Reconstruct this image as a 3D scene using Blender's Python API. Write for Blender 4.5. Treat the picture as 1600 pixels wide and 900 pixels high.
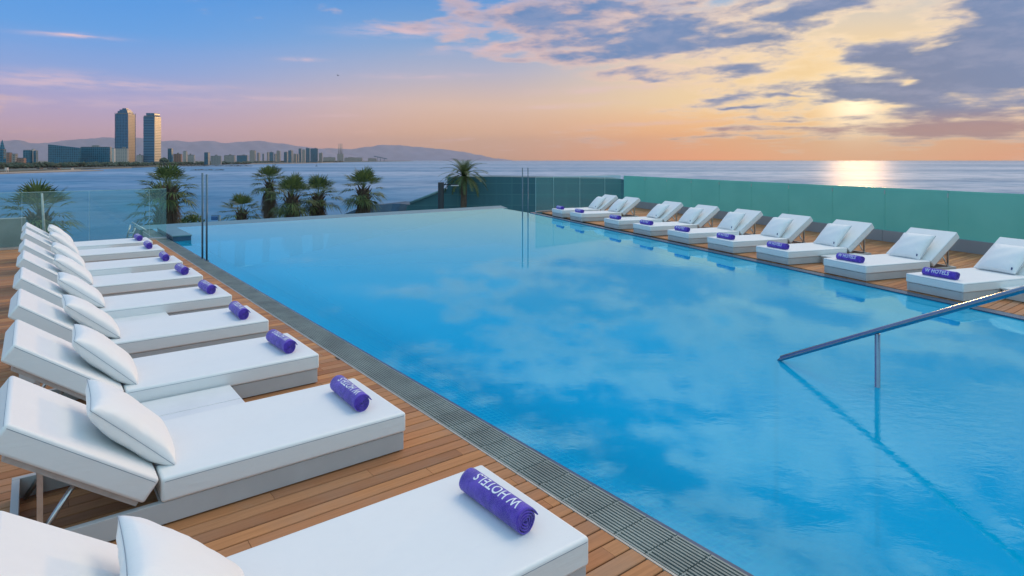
import bpy, bmesh, math, random
from mathutils import Vector, Matrix
R = math.radians
random.seed(11)
for o in list(bpy.data.objects):
    bpy.data.objects.remove(o, do_unlink=True)
SC = bpy.context.scene
COL = SC.collection

# ------------------------------------------------------------------ camera
F, CU, HV, CAMZ = 975.0, 800.0, 250.0, 1.9        # focal length in photo pixels, centre column, horizon row, eye height
cam = bpy.data.cameras.new('camera')
cam.sensor_width = 36.0
cam.lens = 36.0 * F / 1600.0
cam.shift_y = -(450.0 - HV) / 1600.0
cam.clip_start, cam.clip_end = 0.05, 120000
camo = bpy.data.objects.new('camera', cam)
camo.location = (0, 0, CAMZ)
camo.rotation_euler = (R(90), 0, 0)
COL.objects.link(camo)
SC.camera = camo

# ------------------------------------------------------------------ colour management, sampling
SC.view_settings.view_transform = 'Standard'
SC.view_settings.look = 'None'
SC.view_settings.exposure = 0.12
SC.view_settings.gamma = 1.0
SC.view_settings.use_curve_mapping = False
SC.render.engine = 'CYCLES'
SC.cycles.use_denoising = True
SC.cycles.max_bounces = 8
SC.cycles.transparent_max_bounces = 24
SC.cycles.volume_bounces = 1
SC.cycles.sample_clamp_indirect = 6.0

SUN_AZ, SUN_EL = 29.0, 5.0                          # degrees right of the view axis, above the horizon
def from_angles(az_, el_): return Vector((math.sin(R(az_)) * math.cos(R(el_)), math.cos(R(az_)) * math.cos(R(el_)), math.sin(R(el_))))
sun_dir = from_angles(SUN_AZ, SUN_EL)
gap_dir = from_angles(SUN_AZ, 4.3)                  # the bright gap in the cloud bank the light pours through

def lin(*c):
    return tuple(((v / 255.0) / 12.92 if v / 255.0 <= 0.04045 else ((v / 255.0 + 0.055) / 1.055) ** 2.4) for v in c) + (1.0,)

# ------------------------------------------------------------------ node expression helper
class X:
    """a float socket (or number) with arithmetic that adds Math nodes"""
    nt = None
    def __init__(s, v): s.v = v.v if isinstance(v, X) else v
    @staticmethod
    def m(op, *a, clamp=False):
        n = X.nt.nodes.new('ShaderNodeMath'); n.operation = op; n.use_clamp = clamp
        for i, q in enumerate(a):
            q = q.v if isinstance(q, X) else q
            if isinstance(q, (int, float)): n.inputs[i].default_value = q
            else: X.nt.links.new(q, n.inputs[i])
        return X(n.outputs[0])
    def __add__(s, o): return X.m('ADD', s, o)
    __radd__ = __add__
    def __sub__(s, o): return X.m('SUBTRACT', s, o)
    def __rsub__(s, o): return X.m('SUBTRACT', o, s)
    def __mul__(s, o): return X.m('MULTIPLY', s, o)
    __rmul__ = __mul__
    def __truediv__(s, o): return X.m('DIVIDE', s, o)
    def __rtruediv__(s, o): return X.m('DIVIDE', o, s)
    def __neg__(s): return X.m('MULTIPLY', s, -1.0)

def clamp01(a): return X.m('ADD', a, 0.0, clamp=True)
def smooth(e0, e1, a):
    n = X.nt.nodes.new('ShaderNodeMapRange'); n.interpolation_type = 'SMOOTHSTEP'; n.clamp = True
    X.nt.links.new(X(a).v, n.inputs['Value'])
    n.inputs['From Min'].default_value = e0; n.inputs['From Max'].default_value = e1
    return X(n.outputs[0])
def smooth_down(e0, e1, a): return 1.0 - smooth(e0, e1, a)
def gauss(a, b, ca, cb, sa, sb):
    u = (a - ca) * (1.0 / sa); w = (b - cb) * (1.0 / sb)
    return X.m('EXPONENT', (u * u + w * w) * -1.0)
def vec(x, y, z):
    n = X.nt.nodes.new('ShaderNodeCombineXYZ')
    for i, q in enumerate((x, y, z)):
        q = q.v if isinstance(q, X) else q
        if isinstance(q, (int, float)): n.inputs[i].default_value = q
        else: X.nt.links.new(q, n.inputs[i])
    return n.outputs[0]
def noise(v, scale, detail=4, rough=0.55, dist=0.0):
    n = X.nt.nodes.new('ShaderNodeTexNoise')
    n.inputs['Scale'].default_value = scale; n.inputs['Detail'].default_value = detail
    n.inputs['Roughness'].default_value = rough; n.inputs['Distortion'].default_value = dist
    if v is not None: X.nt.links.new(v, n.inputs['Vector'])
    return X(n.outputs['Fac'])
def mix(f, a, b, mode='MIX'):
    n = X.nt.nodes.new('ShaderNodeMix'); n.data_type = 'RGBA'; n.blend_type = mode
    f = f.v if isinstance(f, X) else f
    if isinstance(f, (int, float)): n.inputs[0].default_value = f
    else: X.nt.links.new(f, n.inputs[0])
    for i, q in ((6, a), (7, b)):
        if isinstance(q, tuple): n.inputs[i].default_value = q if len(q) == 4 else q + (1.0,)
        else: X.nt.links.new(q, n.inputs[i])
    return n.outputs[2]
def ramp(f, stops):
    n = X.nt.nodes.new('ShaderNodeValToRGB'); cr = n.color_ramp
    while len(cr.elements) < len(stops): cr.elements.new(0.5)
    for e, (p, c) in zip(cr.elements, stops): e.position = p; e.color = c
    X.nt.links.new(X(f).v, n.inputs[0])
    return n.outputs[0]

# ------------------------------------------------------------------ sky
W = bpy.data.worlds.new('World'); SC.world = W; W.use_nodes = True
nt = W.node_tree; nt.nodes.clear(); X.nt = nt
out = nt.nodes.new('ShaderNodeOutputWorld')
tc = nt.nodes.new('ShaderNodeTexCoord')
sp = nt.nodes.new('ShaderNodeSeparateXYZ'); nt.links.new(tc.outputs['Generated'], sp.inputs[0])
dx, dy, dz = X(sp.outputs[0]), X(sp.outputs[1]), X(sp.outputs[2])
D2R = 57.29578
el = X.m('ARCSINE', dz) * D2R
az = X.m('ARCTAN2', dx, dy) * D2R
sdot = dx * gap_dir.x + dy * gap_dir.y + dz * gap_dir.z
sang = X.m('ARCCOSINE', X.m('MINIMUM', sdot, 0.99999)) * D2R

def sky_ramp(stops): return ramp(clamp01(el * (1 / 40.0)), [(e / 40.0, lin(*c) if max(c) > 3 else c + (1.0,)) for e, c in stops])
top = [(19, (24, 104, 198)), (28, (14, 88, 184)), (40, (40, 120, 200))]
left = sky_ramp([(0, (213, 160, 190)), (2.2, (206, 168, 188)), (4.8, (170, 165, 210)), (7.0, (134, 165, 222)), (10, (88, 158, 228)), (13.5, (64, 148, 226))] + top)
cent = sky_ramp([(0, (219, 160, 118)), (2.5, (232, 180, 140)), (5.0, (224, 190, 170)), (8.0, (176, 178, 200)), (11, (120, 164, 212)), (14.5, (80, 148, 214))] + top)
rght = sky_ramp([(0, (1.32, 0.38, 0.02)), (2.2, (1.2, 0.50, 0.10)), (5.0, (255, 220, 160)), (8.5, (246, 218, 176)), (11, (206, 206, 206)), (13.5, (150, 182, 216)), (16, (84, 150, 214))] + top)
wr = smooth(-4, 23, az) * smooth_down(46, 85, az)
wl = smooth_down(-34, -3, az)
col = mix(wr, mix(wl, cent, left), rght)

# warm glow round the veiled sun
glow = X.m('EXPONENT', sang * sang * (-1.0 / 110.0))
col = mix(glow * 0.62, col, lin(255, 214, 140))
core = X.m('EXPONENT', sang * sang * (-1.0 / 5.0))
col = mix(core, col, (1.5, 1.24, 0.80, 1))

# cloud deck seen in perspective
inv = 1.0 / (X.m('MAXIMUM', dz, 0.0) + 0.045)
px, py = dx * inv, dy * inv
wv = vec(dx * 9.0, dy * 9.0, dz * 34.0)
w1 = noise(wv, 1.0, 3, 0.6) - 0.5
wv2 = vec(dx * 9.0 + 7.3, dy * 9.0, dz * 34.0 + 3.1)
w2 = noise(wv2, 1.0, 3, 0.6) - 0.5
azw = az + w1 * 7.0
elw = el + w2 * 2.4
fb = noise(vec(px, py, 0.0), 1.05, 7, 0.60, 0.25)
fb2 = noise(vec(dx * 11.0 + dz * 9.0, dy * 11.0, dz * 40.0 - dx * 4.0), 1.0, 6, 0.58, 0.2)
CL = [  # azimuth, elevation, half sizes (deg), strength of the clouds this sky carries
    (36, 6.6, 5.2, 1.9, .42), (40, 9.0, 5.0, 2.6, .36), (31, 5.0, 4.2, .8, .34), (37, 3.4, 5, 0.9, .36), (34, 2.0, 7, .5, .30), (27.3, 5.5, 2.2, 0.8, .22),
    (15, 11.6, 6.5, 1.6, .34), (3, 12.6, 6.0, 1.3, .30), (9, 13.5, 5, .8, .14), (33, 9.3, 2.6, .8, .10), (25, 12.2, 3.5, .8, .12), (26.5, 9.8, 1.6, .7, .16), (30, 12.4, 3, .9, .16), (39, 11.5, 3.5, 2.2, .32), (12, 9.6, 7, .7, .22), (22, 10.3, 4, .8, .20), (30, 8.2, 2.2, .7, .22),
    (19.7, 7.9, 2.0, 0.55, .26), (20.6, 4.55, 2.2, 0.20, .30), (18.5, 5.55, 3.0, 0.26, .26), (23.5, 5.2, 1.6, .18, .2),
    (22, 2.6, 7.5, 0.30, .20), (24, 3.4, 4.0, 0.20, .20), (19, 1.9, 6, .14, .14), (33, 2.2, 5, .25, .14), (-11, 11.7, 4.5, 0.5, .13), (8, 9.6, 5, .6, .16), (1.5, 9.2, 4, .4, .16), (-5, 10.6, 6, .6, .14), (6, 10.6, 7, .8, .16), (12, 7.2, 6, .35, .12), (16, 6.2, 5, .3, .12),
    (25.2, 8.6, 2.6, 1.6, -.10), (29.3, 4.05, 2.4, .45, -.30), (31, 10.6, 2.0, .8, -.20), (34.5, 12.2, 2.5, .8, -.10), (8, 5.2, 9, 2.4, -.16), (31.5, 6.1, 1.0, .3, -.2),
    (-26, 9, 17, 9, -.30), (-6, 5.5, 13, 3.6, -.24),
    (10, 18.5, 16, 2.2, .17), (-8, 24, 14, 2.4, .20), (22, 23, 9, 2.6, .20), (34, 17, 7, 3, .18), (14, 30, 14, 2.4, .20), (-4, 33, 10, 1.6, .16), (-20, 19, 10, 1.6, .12), (4, 21.5, 18, 1.2, -.12), (6, 27, 16, 1.3, -.14),
]
dens = fb * 0.6 + fb2 * 0.95 - 0.275
for ca, ce, sa, se, amp in CL:
    dens = dens + gauss(azw, elw, ca, ce, sa, se) * amp
dens = dens - smooth_down(0.2, 1.6, el) * 0.16 + wr * smooth(2.5, 6, el) * 0.06 - smooth(14, 20, el) * 0.045
cov = smooth(0.42, 0.70, dens)
fb3 = noise(vec(dx * 19.0 + 3.0, dy * 19.0, dz * 60.0), 1.0, 6, 0.6)
thick = smooth(0.48, 0.84, dens + (fb3 - 0.5) * 0.35)
near_sun = X.m('EXPONENT', sang * sang * (-1.0 / 160.0))
lit = mix(X.m('EXPONENT', sang * sang * (-1.0 / 300.0)), lin(238, 192, 176), (1.16, .90, .56, 1))
lit = mix(smooth(14, 22, el), lit, (1.40, 1.16, 1.12, 1))
dark = mix(near_sun, lin(92, 132, 184), lin(98, 122, 162))
dark = mix(smooth(0.42, 0.68, fb3) * 0.45, dark, lin(150, 158, 190))
dark = mix(smooth_down(2.2, 4.2, el), dark, lin(176, 132, 126))
dark = mix(smooth(15, 24, el), dark, (0.80, 0.76, 0.84, 1))
col = mix(cov * 0.94, col, mix(thick, lit, dark))
# thin streaks on the clear side
ws = noise(vec(az * 0.35, el * 2.4, 0.0), 1.0, 4, 0.6)
wisps = [(-35.2, 9.25, 2.4, .17, .9), (-18.8, 8.65, 1.5, .16, .75), (-33, 5.7, 7.5, .34, .55), (-22, 5.2, 8, .22, .4), (-37, 6.1, 3.5, .5, .45), (-34, 4.3, 9, .35, .35), (-15, 3.9, 3, .14, .3), (-10, 11.5, 5, .5, .55), (-3, 10.0, 4, .35, .4), (9, 6.4, 6, .3, .45), (4, 4.9, 6, .24, .4), (13, 3.3, 6, .2, .4), (-8, 7.6, 5, .24, .3)]
wa = None
for ca, ce, sa, se, amp in wisps:
    g = gauss(az + (w1 * 1.5), el + w2 * 0.45 - (az - ca) * 0.03, ca, ce, sa, se) * amp
    wa = g if wa is None else wa + g
wa = clamp01(wa * smooth(0.30, 0.62, ws))
col = mix(wa, col, lin(236, 200, 206))
# invented sky brightness overhead and behind, outside the frame, added as fill light
ov = smooth(36, 56, el)
col = mix(ov * 0.94, col, (0.32, 0.55, 0.86, 1))
bank = gauss(az, el, 44, 51, 42, 11)               # unseen bright patch added above the frame as warm key light
col = mix(clamp01(bank * 1.2), col, (5.2, 4.3, 3.3, 1))
back = smooth_down(-0.35, 0.15, dy) * smooth(-2, 4, el)
col = mix(back * 0.85, col, (0.48, 0.82, 1.0, 1))
bg = nt.nodes.new('ShaderNodeBackground'); nt.links.new(col, bg.inputs['Color']); bg.inputs['Strength'].default_value = 0.93
ns = nt.nodes.new('ShaderNodeTexSky'); ns.sky_type = 'NISHITA'; ns.sun_disc = False
ns.sun_elevation = R(SUN_EL); ns.sun_rotation = R(SUN_AZ); ns.altitude = 10
bn = nt.nodes.new('ShaderNodeBackground'); nt.links.new(mix(1.0, ns.outputs[0], (0.9, 0.9, 1.0, 1), 'DARKEN'), bn.inputs['Color']); bn.inputs['Strength'].default_value = 0.03
ad = nt.nodes.new('ShaderNodeAddShader'); nt.links.new(bg.outputs[0], ad.inputs[0]); nt.links.new(bn.outputs[0], ad.inputs[1])
nt.links.new(ad.outputs[0], out.inputs['Surface'])

sun = bpy.data.lights.new('sun', 'SUN'); sun.energy = 0.75; sun.angle = R(4.0); sun.color = (1.0, 0.56, 0.22)
suno = bpy.data.objects.new('sun', sun); COL.objects.link(suno)
suno.rotation_euler = sun_dir.to_track_quat('Z', 'Y').to_euler()
suno.location = sun_dir * 100

# ------------------------------------------------------------------ helpers: frames and pixels
def P(u, v, z=0.0):
    """point at height z that the photo shows at pixel (u, v)"""
    d = F * (CAMZ - z) / (v - HV)
    return Vector(((u - CU) / F * d, d, z))
N = Vector((0.793, 0.609, 0)).normalized()          # across the left deck, towards the pool
T = Vector((-N.y, N.x, 0))                            # along the left pool edge, away from the eye
TH = math.atan2(N.y, N.x)
B1 = Vector((-0.3395, 0.9406, 0)).normalized()      # along the right pool edge, away
B2 = Vector((B1.y, -B1.x, 0))                         # across the right deck, away from the pool
def nt_(n, t, z=0.0): return N * n + T * t + Vector((0, 0, z))
def bb(o, t, z=0.0): return B2 * o + B1 * t + Vector((0, 0, z))

def tag(o, label=None, cat=None, group=None, kind=None):
    if label: o['label'] = label
    if cat: o['category'] = cat
    if group: o['group'] = group
    if kind: o['kind'] = kind
    return o
def empty(name, loc, rz, label, cat, group=None):
    o = bpy.data.objects.new(name, None); o.empty_display_size = 0.2
    o.location = loc; o.rotation_euler = (0, 0, rz); COL.objects.link(o)
    return tag(o, label, cat, group)
def obj(name, me, m=None, parent=None, smooth_=False):
    if isinstance(me, bmesh.types.BMesh):
        bm = me; me = bpy.data.meshes.new(name); bm.to_mesh(me); bm.free()
    elif isinstance(me, tuple):
        v, f = me; me = bpy.data.meshes.new(name); me.from_pydata(v, [], f); me.update()
    if m is not None and not me.materials: me.materials.append(m)
    if smooth_:
        for p in me.polygons: p.use_smooth = True
    o = bpy.data.objects.new(name, me); COL.objects.link(o)
    if parent is not None: o.parent = parent
    return o
def copy_tree(o, parent=None):
    c = o.copy(); COL.objects.link(c)
    if parent is not None: c.parent = parent
    for ch in list(o.children): copy_tree(ch, c)
    return c

def bm_box(bm, x0, x1, y0, y1, z0, z1, mat=None, bev=0.0, seg=2):
    r = bmesh.ops.create_cube(bm, size=1.0)
    vs = r['verts']
    for v in vs:
        v.co = Vector(((x0 + x1) / 2 + v.co.x * (x1 - x0), (y0 + y1) / 2 + v.co.y * (y1 - y0), (z0 + z1) / 2 + v.co.z * (z1 - z0)))
    if bev > 0:
        es = list({e for v in vs for e in v.link_edges})
        r = bmesh.ops.bevel(bm, geom=es, offset=bev, segments=seg, affect='EDGES', profile=0.5)
        vs = list({v for f in r['faces'] for v in f.verts} | {v for v in vs if v.is_valid})
    if mat is not None:
        for v in vs: v.co = mat @ v.co
    return vs
def bm_tube(bm, pts, rad, seg=10, cap=True):
    pts = [Vector(p) for p in pts]
    rads = rad if isinstance(rad, (list, tuple)) else [rad] * len(pts)
    rings = []
    up = Vector((0, 0, 1))
    for i, p in enumerate(pts):
        d = (pts[min(i + 1, len(pts) - 1)] - pts[max(i - 1, 0)]).normalized()
        a = d.cross(up if abs(d.z) < 0.95 else Vector((1, 0, 0))).normalized(); b = d.cross(a).normalized()
        rings.append([bm.verts.new(p + a * (rads[i] * math.cos(2 * math.pi * k / seg)) + b * (rads[i] * math.sin(2 * math.pi * k / seg))) for k in range(seg)])
    for r0, r1 in zip(rings, rings[1:]):
        for k in range(seg):
            f = bm.faces.new((r0[k], r0[(k + 1) % seg], r1[(k + 1) % seg], r1[k])); f.smooth = True
    if cap:
        bm.faces.new(list(reversed(rings[0]))); bm.faces.new(rings[-1])
def fix(bm): bmesh.ops.recalc_face_normals(bm, faces=bm.faces); return bm
def prism(pts, z0, z1):
    n = len(pts)
    v = [(p[0], p[1], z0) for p in pts] + [(p[0], p[1], z1) for p in pts]
    f = [tuple(range(n, 2 * n)), tuple(reversed(range(n)))] + [(i, (i + 1) % n, n + (i + 1) % n, n + i) for i in range(n)]
    bm = bmesh.new(); vs = [bm.verts.new(q) for q in v]
    for q in f: bm.faces.new([vs[i] for i in q])
    return fix(bm)

# ------------------------------------------------------------------ materials
def new_mat(name):
    m = bpy.data.materials.new(name); m.use_nodes = True
    X.nt = m.node_tree
    return m, m.node_tree, m.node_tree.nodes['Principled BSDF'], m.node_tree.nodes['Material Output']
def setin(b, **k):
    for n, v in k.items():
        b.inputs[n.replace('_', ' ')].default_value = v
def bump(nt, height, strength, dist, target):
    n = nt.nodes.new('ShaderNodeBump'); n.inputs['Strength'].default_value = strength; n.inputs['Distance'].default_value = dist
    nt.links.new(X(height).v, n.inputs['Height']); nt.links.new(n.outputs[0], target)
    return n
def coords(nt, kind='Object'):
    t = nt.nodes.new('ShaderNodeTexCoord'); return t.outputs[kind]
def scaled(nt, v, s):
    n = nt.nodes.new('ShaderNodeMapping'); n.inputs['Scale'].default_value = s; nt.links.new(v, n.inputs['Vector']); return n.outputs[0]
def simple(name, c, rough=0.5, metal=0.0, var=0.12, sc=8.0, bmp=0.0, spec=0.5, coat=0.0):
    m, nt, b, o = new_mat(name)
    v = coords(nt)
    n = noise(v, sc, 5, 0.6)
    lo = tuple(q * (1 - var) for q in c[:3]) + (1,); hi = tuple(min(1, q * (1 + var)) for q in c[:3]) + (1,)
    nt.links.new(mix(smooth(0.3, 0.7, n), lo, hi), b.inputs['Base Color'])
    setin(b, Roughness=rough, Metallic=metal, Coat_Weight=coat)
    b.inputs['Specular IOR Level'].default_value = spec
    if bmp: bump(nt, noise(v, sc * 6, 4), 0.5, bmp, b.inputs['Normal'])
    return m

# white vinyl of the cushions: faint creases, scuffs
def vinyl_mat(name, c):
    m, nt, b, o = new_mat(name)
    v = coords(nt)
    n1 = noise(scaled(nt, v, (1.2, 5, 5)), 1.6, 4, 0.6, 0.6)
    n2 = noise(v, 60, 3, 0.6)
    n3 = noise(v, 3.0, 5, 0.65)
    nt.links.new(mix(smooth(0.35, 0.75, n3), c, tuple(q * 0.975 for q in c[:3]) + (1,)), b.inputs['Base Color'])
    nt.links.new((0.44 + n3 * 0.12).v, b.inputs['Roughness'])
    bump(nt, n1 + n2 * 0.04 + noise(scaled(nt, v, (1, 2.2, 2)), 4.5, 3, 0.5, 1.2) * 0.5, 0.3, 0.012, b.inputs['Normal'])
    return m
M = {}
M['vinyl'] = vinyl_mat('white_vinyl', (0.80, 0.80, 0.79, 1))
M['pillow'] = vinyl_mat('pillow_vinyl', (0.82, 0.82, 0.81, 1))
M['laminate'] = simple('pale_laminate', (0.50, 0.50, 0.50), 0.4, var=0.05, sc=3)
M['laminate_top'] = simple('white_laminate', (0.74, 0.74, 0.74), 0.32, var=0.04, sc=3)
M['seam'] = simple('seam_thread', (0.27, 0.31, 0.37), 0.7)
M['board'] = simple('backrest_board', (0.46, 0.40, 0.37), 0.6)
M['alu'] = simple('brushed_aluminium', (0.62, 0.64, 0.64), 0.32, metal=0.9, var=0.08, sc=20)
M['steel'] = simple('polished_steel', (0.20, 0.29, 0.38), 0.2, metal=1.0, var=0.04, sc=20)
M['darksteel'] = simple('dark_post_steel', (0.10, 0.16, 0.20), 0.35, metal=0.6)
M['tagcloth'] = simple('navy_tag', (0.03, 0.05, 0.16), 0.8)
M['lettering'] = simple('white_print', (0.80, 0.82, 0.88), 0.8, var=0.06, sc=60)
M['concrete'] = simple('grey_concrete', (0.36, 0.35, 0.34), 0.8, var=0.15, sc=1.5, bmp=0.004)
M['plinth'] = simple('plinth_panel', (0.30, 0.31, 0.32), 0.5, var=0.08, sc=1.2)
M['coping'] = simple('navy_coping', (0.035, 0.075, 0.13), 0.25, var=0.2, sc=3)
M['render_teal'] = simple('teal_slab', (0.10, 0.22, 0.24), 0.4, var=0.12, sc=2)

def towel_mat():
    m, nt, b, o = new_mat('purple_terry')
    v = coords(nt)
    n = noise(v, 14, 4, 0.6); f = noise(v, 230, 3, 0.7)
    nt.links.new(mix(smooth(0.3, 0.7, n), (0.075, 0.04, 0.38, 1), (0.165, 0.085, 0.60, 1)), b.inputs['Base Color'])
    setin(b, Roughness=0.95, Sheen_Weight=0.45, Sheen_Roughness=0.4)
    b.inputs['Specular IOR Level'].default_value = 0.1
    bump(nt, f + n * 1.2, 0.9, 0.007, b.inputs['Normal'])
    return m
M['towel'] = towel_mat()

def wood_mat():
    m, nt, b, o = new_mat('deck_boards')
    g = nt.nodes.new('ShaderNodeNewGeometry'); rnd = X(g.outputs['Random Per Island'])
    v = coords(nt)
    off = vec(rnd * 37.0, rnd * 91.0, 0.0)
    va = nt.nodes.new('ShaderNodeVectorMath'); va.operation = 'ADD'; nt.links.new(v, va.inputs[0]); nt.links.new(off, va.inputs[1])
    gv = scaled(nt, va.outputs[0], (1.6, 34, 20))
    grain = noise(gv, 1.6, 6, 0.65, 0.8)
    blot = noise(va.outputs[0], 1.4, 4, 0.6)
    c = ramp(rnd, [(0.0, (0.34, 0.15, 0.07, 1)), (0.25, (0.45, 0.19, 0.082, 1)), (0.5, (0.53, 0.235, 0.095, 1)), (0.75, (0.42, 0.205, 0.105, 1)), (1.0, (0.60, 0.275, 0.11, 1))])
    c = mix(smooth(0.32, 0.72, grain) * 0.42, c, mix(0.5, c, (0.10, 0.055, 0.035, 1), 'MULTIPLY'), 'MIX')
    c = mix(smooth(0.45, 0.75, blot) * 0.45, c, (0.30, 0.22, 0.165, 1))
    c = mix(smooth(0.60, 0.78, noise(v, 0.7, 5, 0.65)) * 0.4, c, mix(0.6, c, (0.08, 0.05, 0.035, 1)))
    nt.links.new(c, b.inputs['Base Color'])
    b.inputs['Specular IOR Level'].default_value = 0.2
    nt.links.new((0.5 + grain * 0.3).v, b.inputs['Roughness'])
    bump(nt, grain, 0.4, 0.003, b.inputs['Normal'])
    return m
M['wood'] = wood_mat()
M['under'] = simple('deck_underlay', (0.022, 0.016, 0.012), 0.9)
M['grate'] = simple('grate_slats', (0.22, 0.26, 0.24), 0.5, var=0.2, sc=3)
M['trim'] = simple('edge_trim', (0.42, 0.42, 0.38), 0.4, metal=0.3)
M['dark'] = simple('channel_dark', (0.012, 0.02, 0.026), 0.7)

def tile_mat():
    m, nt, b, o = new_mat('pool_mosaic')
    v = coords(nt)
    s = nt.nodes.new('ShaderNodeSeparateXYZ'); nt.links.new(v, s.inputs[0])
    br = nt.nodes.new('ShaderNodeTexBrick'); br.offset = 0.0; br.squash = 1.0
    nt.links.new(vec(X(s.outputs[0]) + X(s.outputs[2]) * 0.7, X(s.outputs[1]) + X(s.outputs[2]) * 0.7, 0.0), br.inputs['Vector'])
    br.inputs['Scale'].default_value = 1.0
    br.inputs['Brick Width'].default_value = 0.05; br.inputs['Row Height'].default_value = 0.05
    br.inputs['Mortar Size'].default_value = 0.0042; br.inputs['Mortar Smooth'].default_value = 0.1; br.inputs['Bias'].default_value = 0.0
    br.inputs['Color1'].default_value = (0.03, 0.55, 0.82, 1); br.inputs['Color2'].default_value = (0.035, 0.58, 0.85, 1)
    br.inputs['Mortar'].default_value = (0.16, 0.72, 0.9, 1)
    nt.links.new(br.outputs['Color'], b.inputs['Base Color'])
    setin(b, Roughness=0.35)
    return m
M['tile'] = tile_mat()
def lip_mat():
    m = M['tile'].copy(); m.name = 'lip_mosaic'
    for n in m.node_tree.nodes:
        if n.type == 'TEX_BRICK': n.inputs['Mortar'].default_value = (0.34, 0.82, 0.95, 1); n.inputs['Mortar Size'].default_value = 0.0055
    return m
M['lip'] = lip_mat()

def water_mat():
    m, nt, b, o = new_mat('pool_water')
    nt.nodes.remove(b)
    v = coords(nt)
    calm = noise(v, 0.22, 2, 0.5)
    rip = noise(scaled(nt, v, (1, 1.7, 1)), 7.0, 4, 0.55, 0.6)
    swell = noise(v, 0.9, 2, 0.5)
    sepc = nt.nodes.new('ShaderNodeSeparateXYZ'); nt.links.new(v, sepc.inputs[0])
    side = smooth(1.0, 5.0, X(sepc.outputs[0]))        # ripples come from the inlet near the handrail side
    amp = smooth(0.42, 0.66, calm) * side * 0.9 + 0.025
    bp = nt.nodes.new('ShaderNodeBump'); bp.inputs['Strength'].default_value = 1.0; bp.inputs['Distance'].default_value = 0.0026
    nt.links.new((rip * amp * 3.4 + swell * 0.22).v, bp.inputs['Height'])
    tr = nt.nodes.new('ShaderNodeBsdfTransparent'); tr.inputs[0].default_value = (0.30, 0.95, 0.99, 1)
    df = nt.nodes.new('ShaderNodeBsdfDiffuse'); df.inputs[0].default_value = (0.0, 0.47, 0.80, 1)
    bd = nt.nodes.new('ShaderNodeMixShader'); nt.links.new((smooth(2.6, 3.6, X(sepc.outputs[0]) * 0.793 + X(sepc.outputs[1]) * 0.609) * 0.26 + 0.42).v, bd.inputs[0]); nt.links.new(tr.outputs[0], bd.inputs[1]); nt.links.new(df.outputs[0], bd.inputs[2])
    gl = nt.nodes.new('ShaderNodeBsdfGlossy'); gl.inputs['Roughness'].default_value = 0.0; gl.inputs['Color'].default_value = (0.54, 0.97, 1, 1)
    fr = nt.nodes.new('ShaderNodeFresnel'); fr.inputs['IOR'].default_value = 1.6
    nt.links.new(bp.outputs[0], gl.inputs['Normal'])
    mx = nt.nodes.new('ShaderNodeMixShader')
    nt.links.new(fr.outputs[0], mx.inputs[0]); nt.links.new(bd.outputs[0], mx.inputs[1]); nt.links.new(gl.outputs[0], mx.inputs[2])
    nt.links.new(mx.outputs[0], o.inputs['Surface'])
    return m
M['water'] = water_mat()

def glass_mat(name, tint, ior=1.45):
    m, nt, b, o = new_mat(name)
    nt.nodes.remove(b)
    tr = nt.nodes.new('ShaderNodeBsdfTransparent'); tr.inputs[0].default_value = tint
    gl = nt.nodes.new('ShaderNodeBsdfGlossy'); gl.inputs['Roughness'].default_value = 0.02
    fr = nt.nodes.new('ShaderNodeFresnel'); fr.inputs['IOR'].default_value = ior
    mx = nt.nodes.new('ShaderNodeMixShader')
    du = nt.nodes.new('ShaderNodeBsdfDiffuse'); du.inputs[0].default_value = (0.40, 0.68, 0.66, 1)      # pale diffuse mix imitating haze and reflection on the glass
    sm = nt.nodes.new('ShaderNodeMixShader'); sm.inputs[0].default_value = 0.17
    nt.links.new(tr.outputs[0], sm.inputs[1]); nt.links.new(du.outputs[0], sm.inputs[2])
    nt.links.new(fr.outputs[0], mx.inputs[0]); nt.links.new(sm.outputs[0], mx.inputs[1]); nt.links.new(gl.outputs[0], mx.inputs[2])
    nt.links.new(mx.outputs[0], o.inputs['Surface'])
    return m
M['glass'] = glass_mat('clear_glass', (0.74, 0.93, 0.91, 1))
M['glass_edge'] = simple('glass_edge', (0.45, 0.62, 0.58), 0.2)
def frosted_mat():
    m, nt, b, o = new_mat('frosted_glass')
    v = coords(nt)
    n = noise(scaled(nt, v, (1, 0.6, 1.5)), 1.0, 3, 0.5)
    c = mix(smooth(0.3, 0.7, n), (0.19, 0.56, 0.52, 1), (0.23, 0.62, 0.57, 1))
    nt.links.new(c, b.inputs['Base Color']); setin(b, Roughness=0.22)
    tl = nt.nodes.new('ShaderNodeBsdfTranslucent'); tl.inputs[0].default_value = (0.36, 0.82, 0.72, 1)
    mx = nt.nodes.new('ShaderNodeMixShader'); mx.inputs[0].default_value = 0.35
    nt.links.new(b.outputs[0], mx.inputs[1]); nt.links.new(tl.outputs[0], mx.inputs[2]); nt.links.new(mx.outputs[0], o.inputs['Surface'])
    return m
M['frosted'] = frosted_mat()

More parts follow.
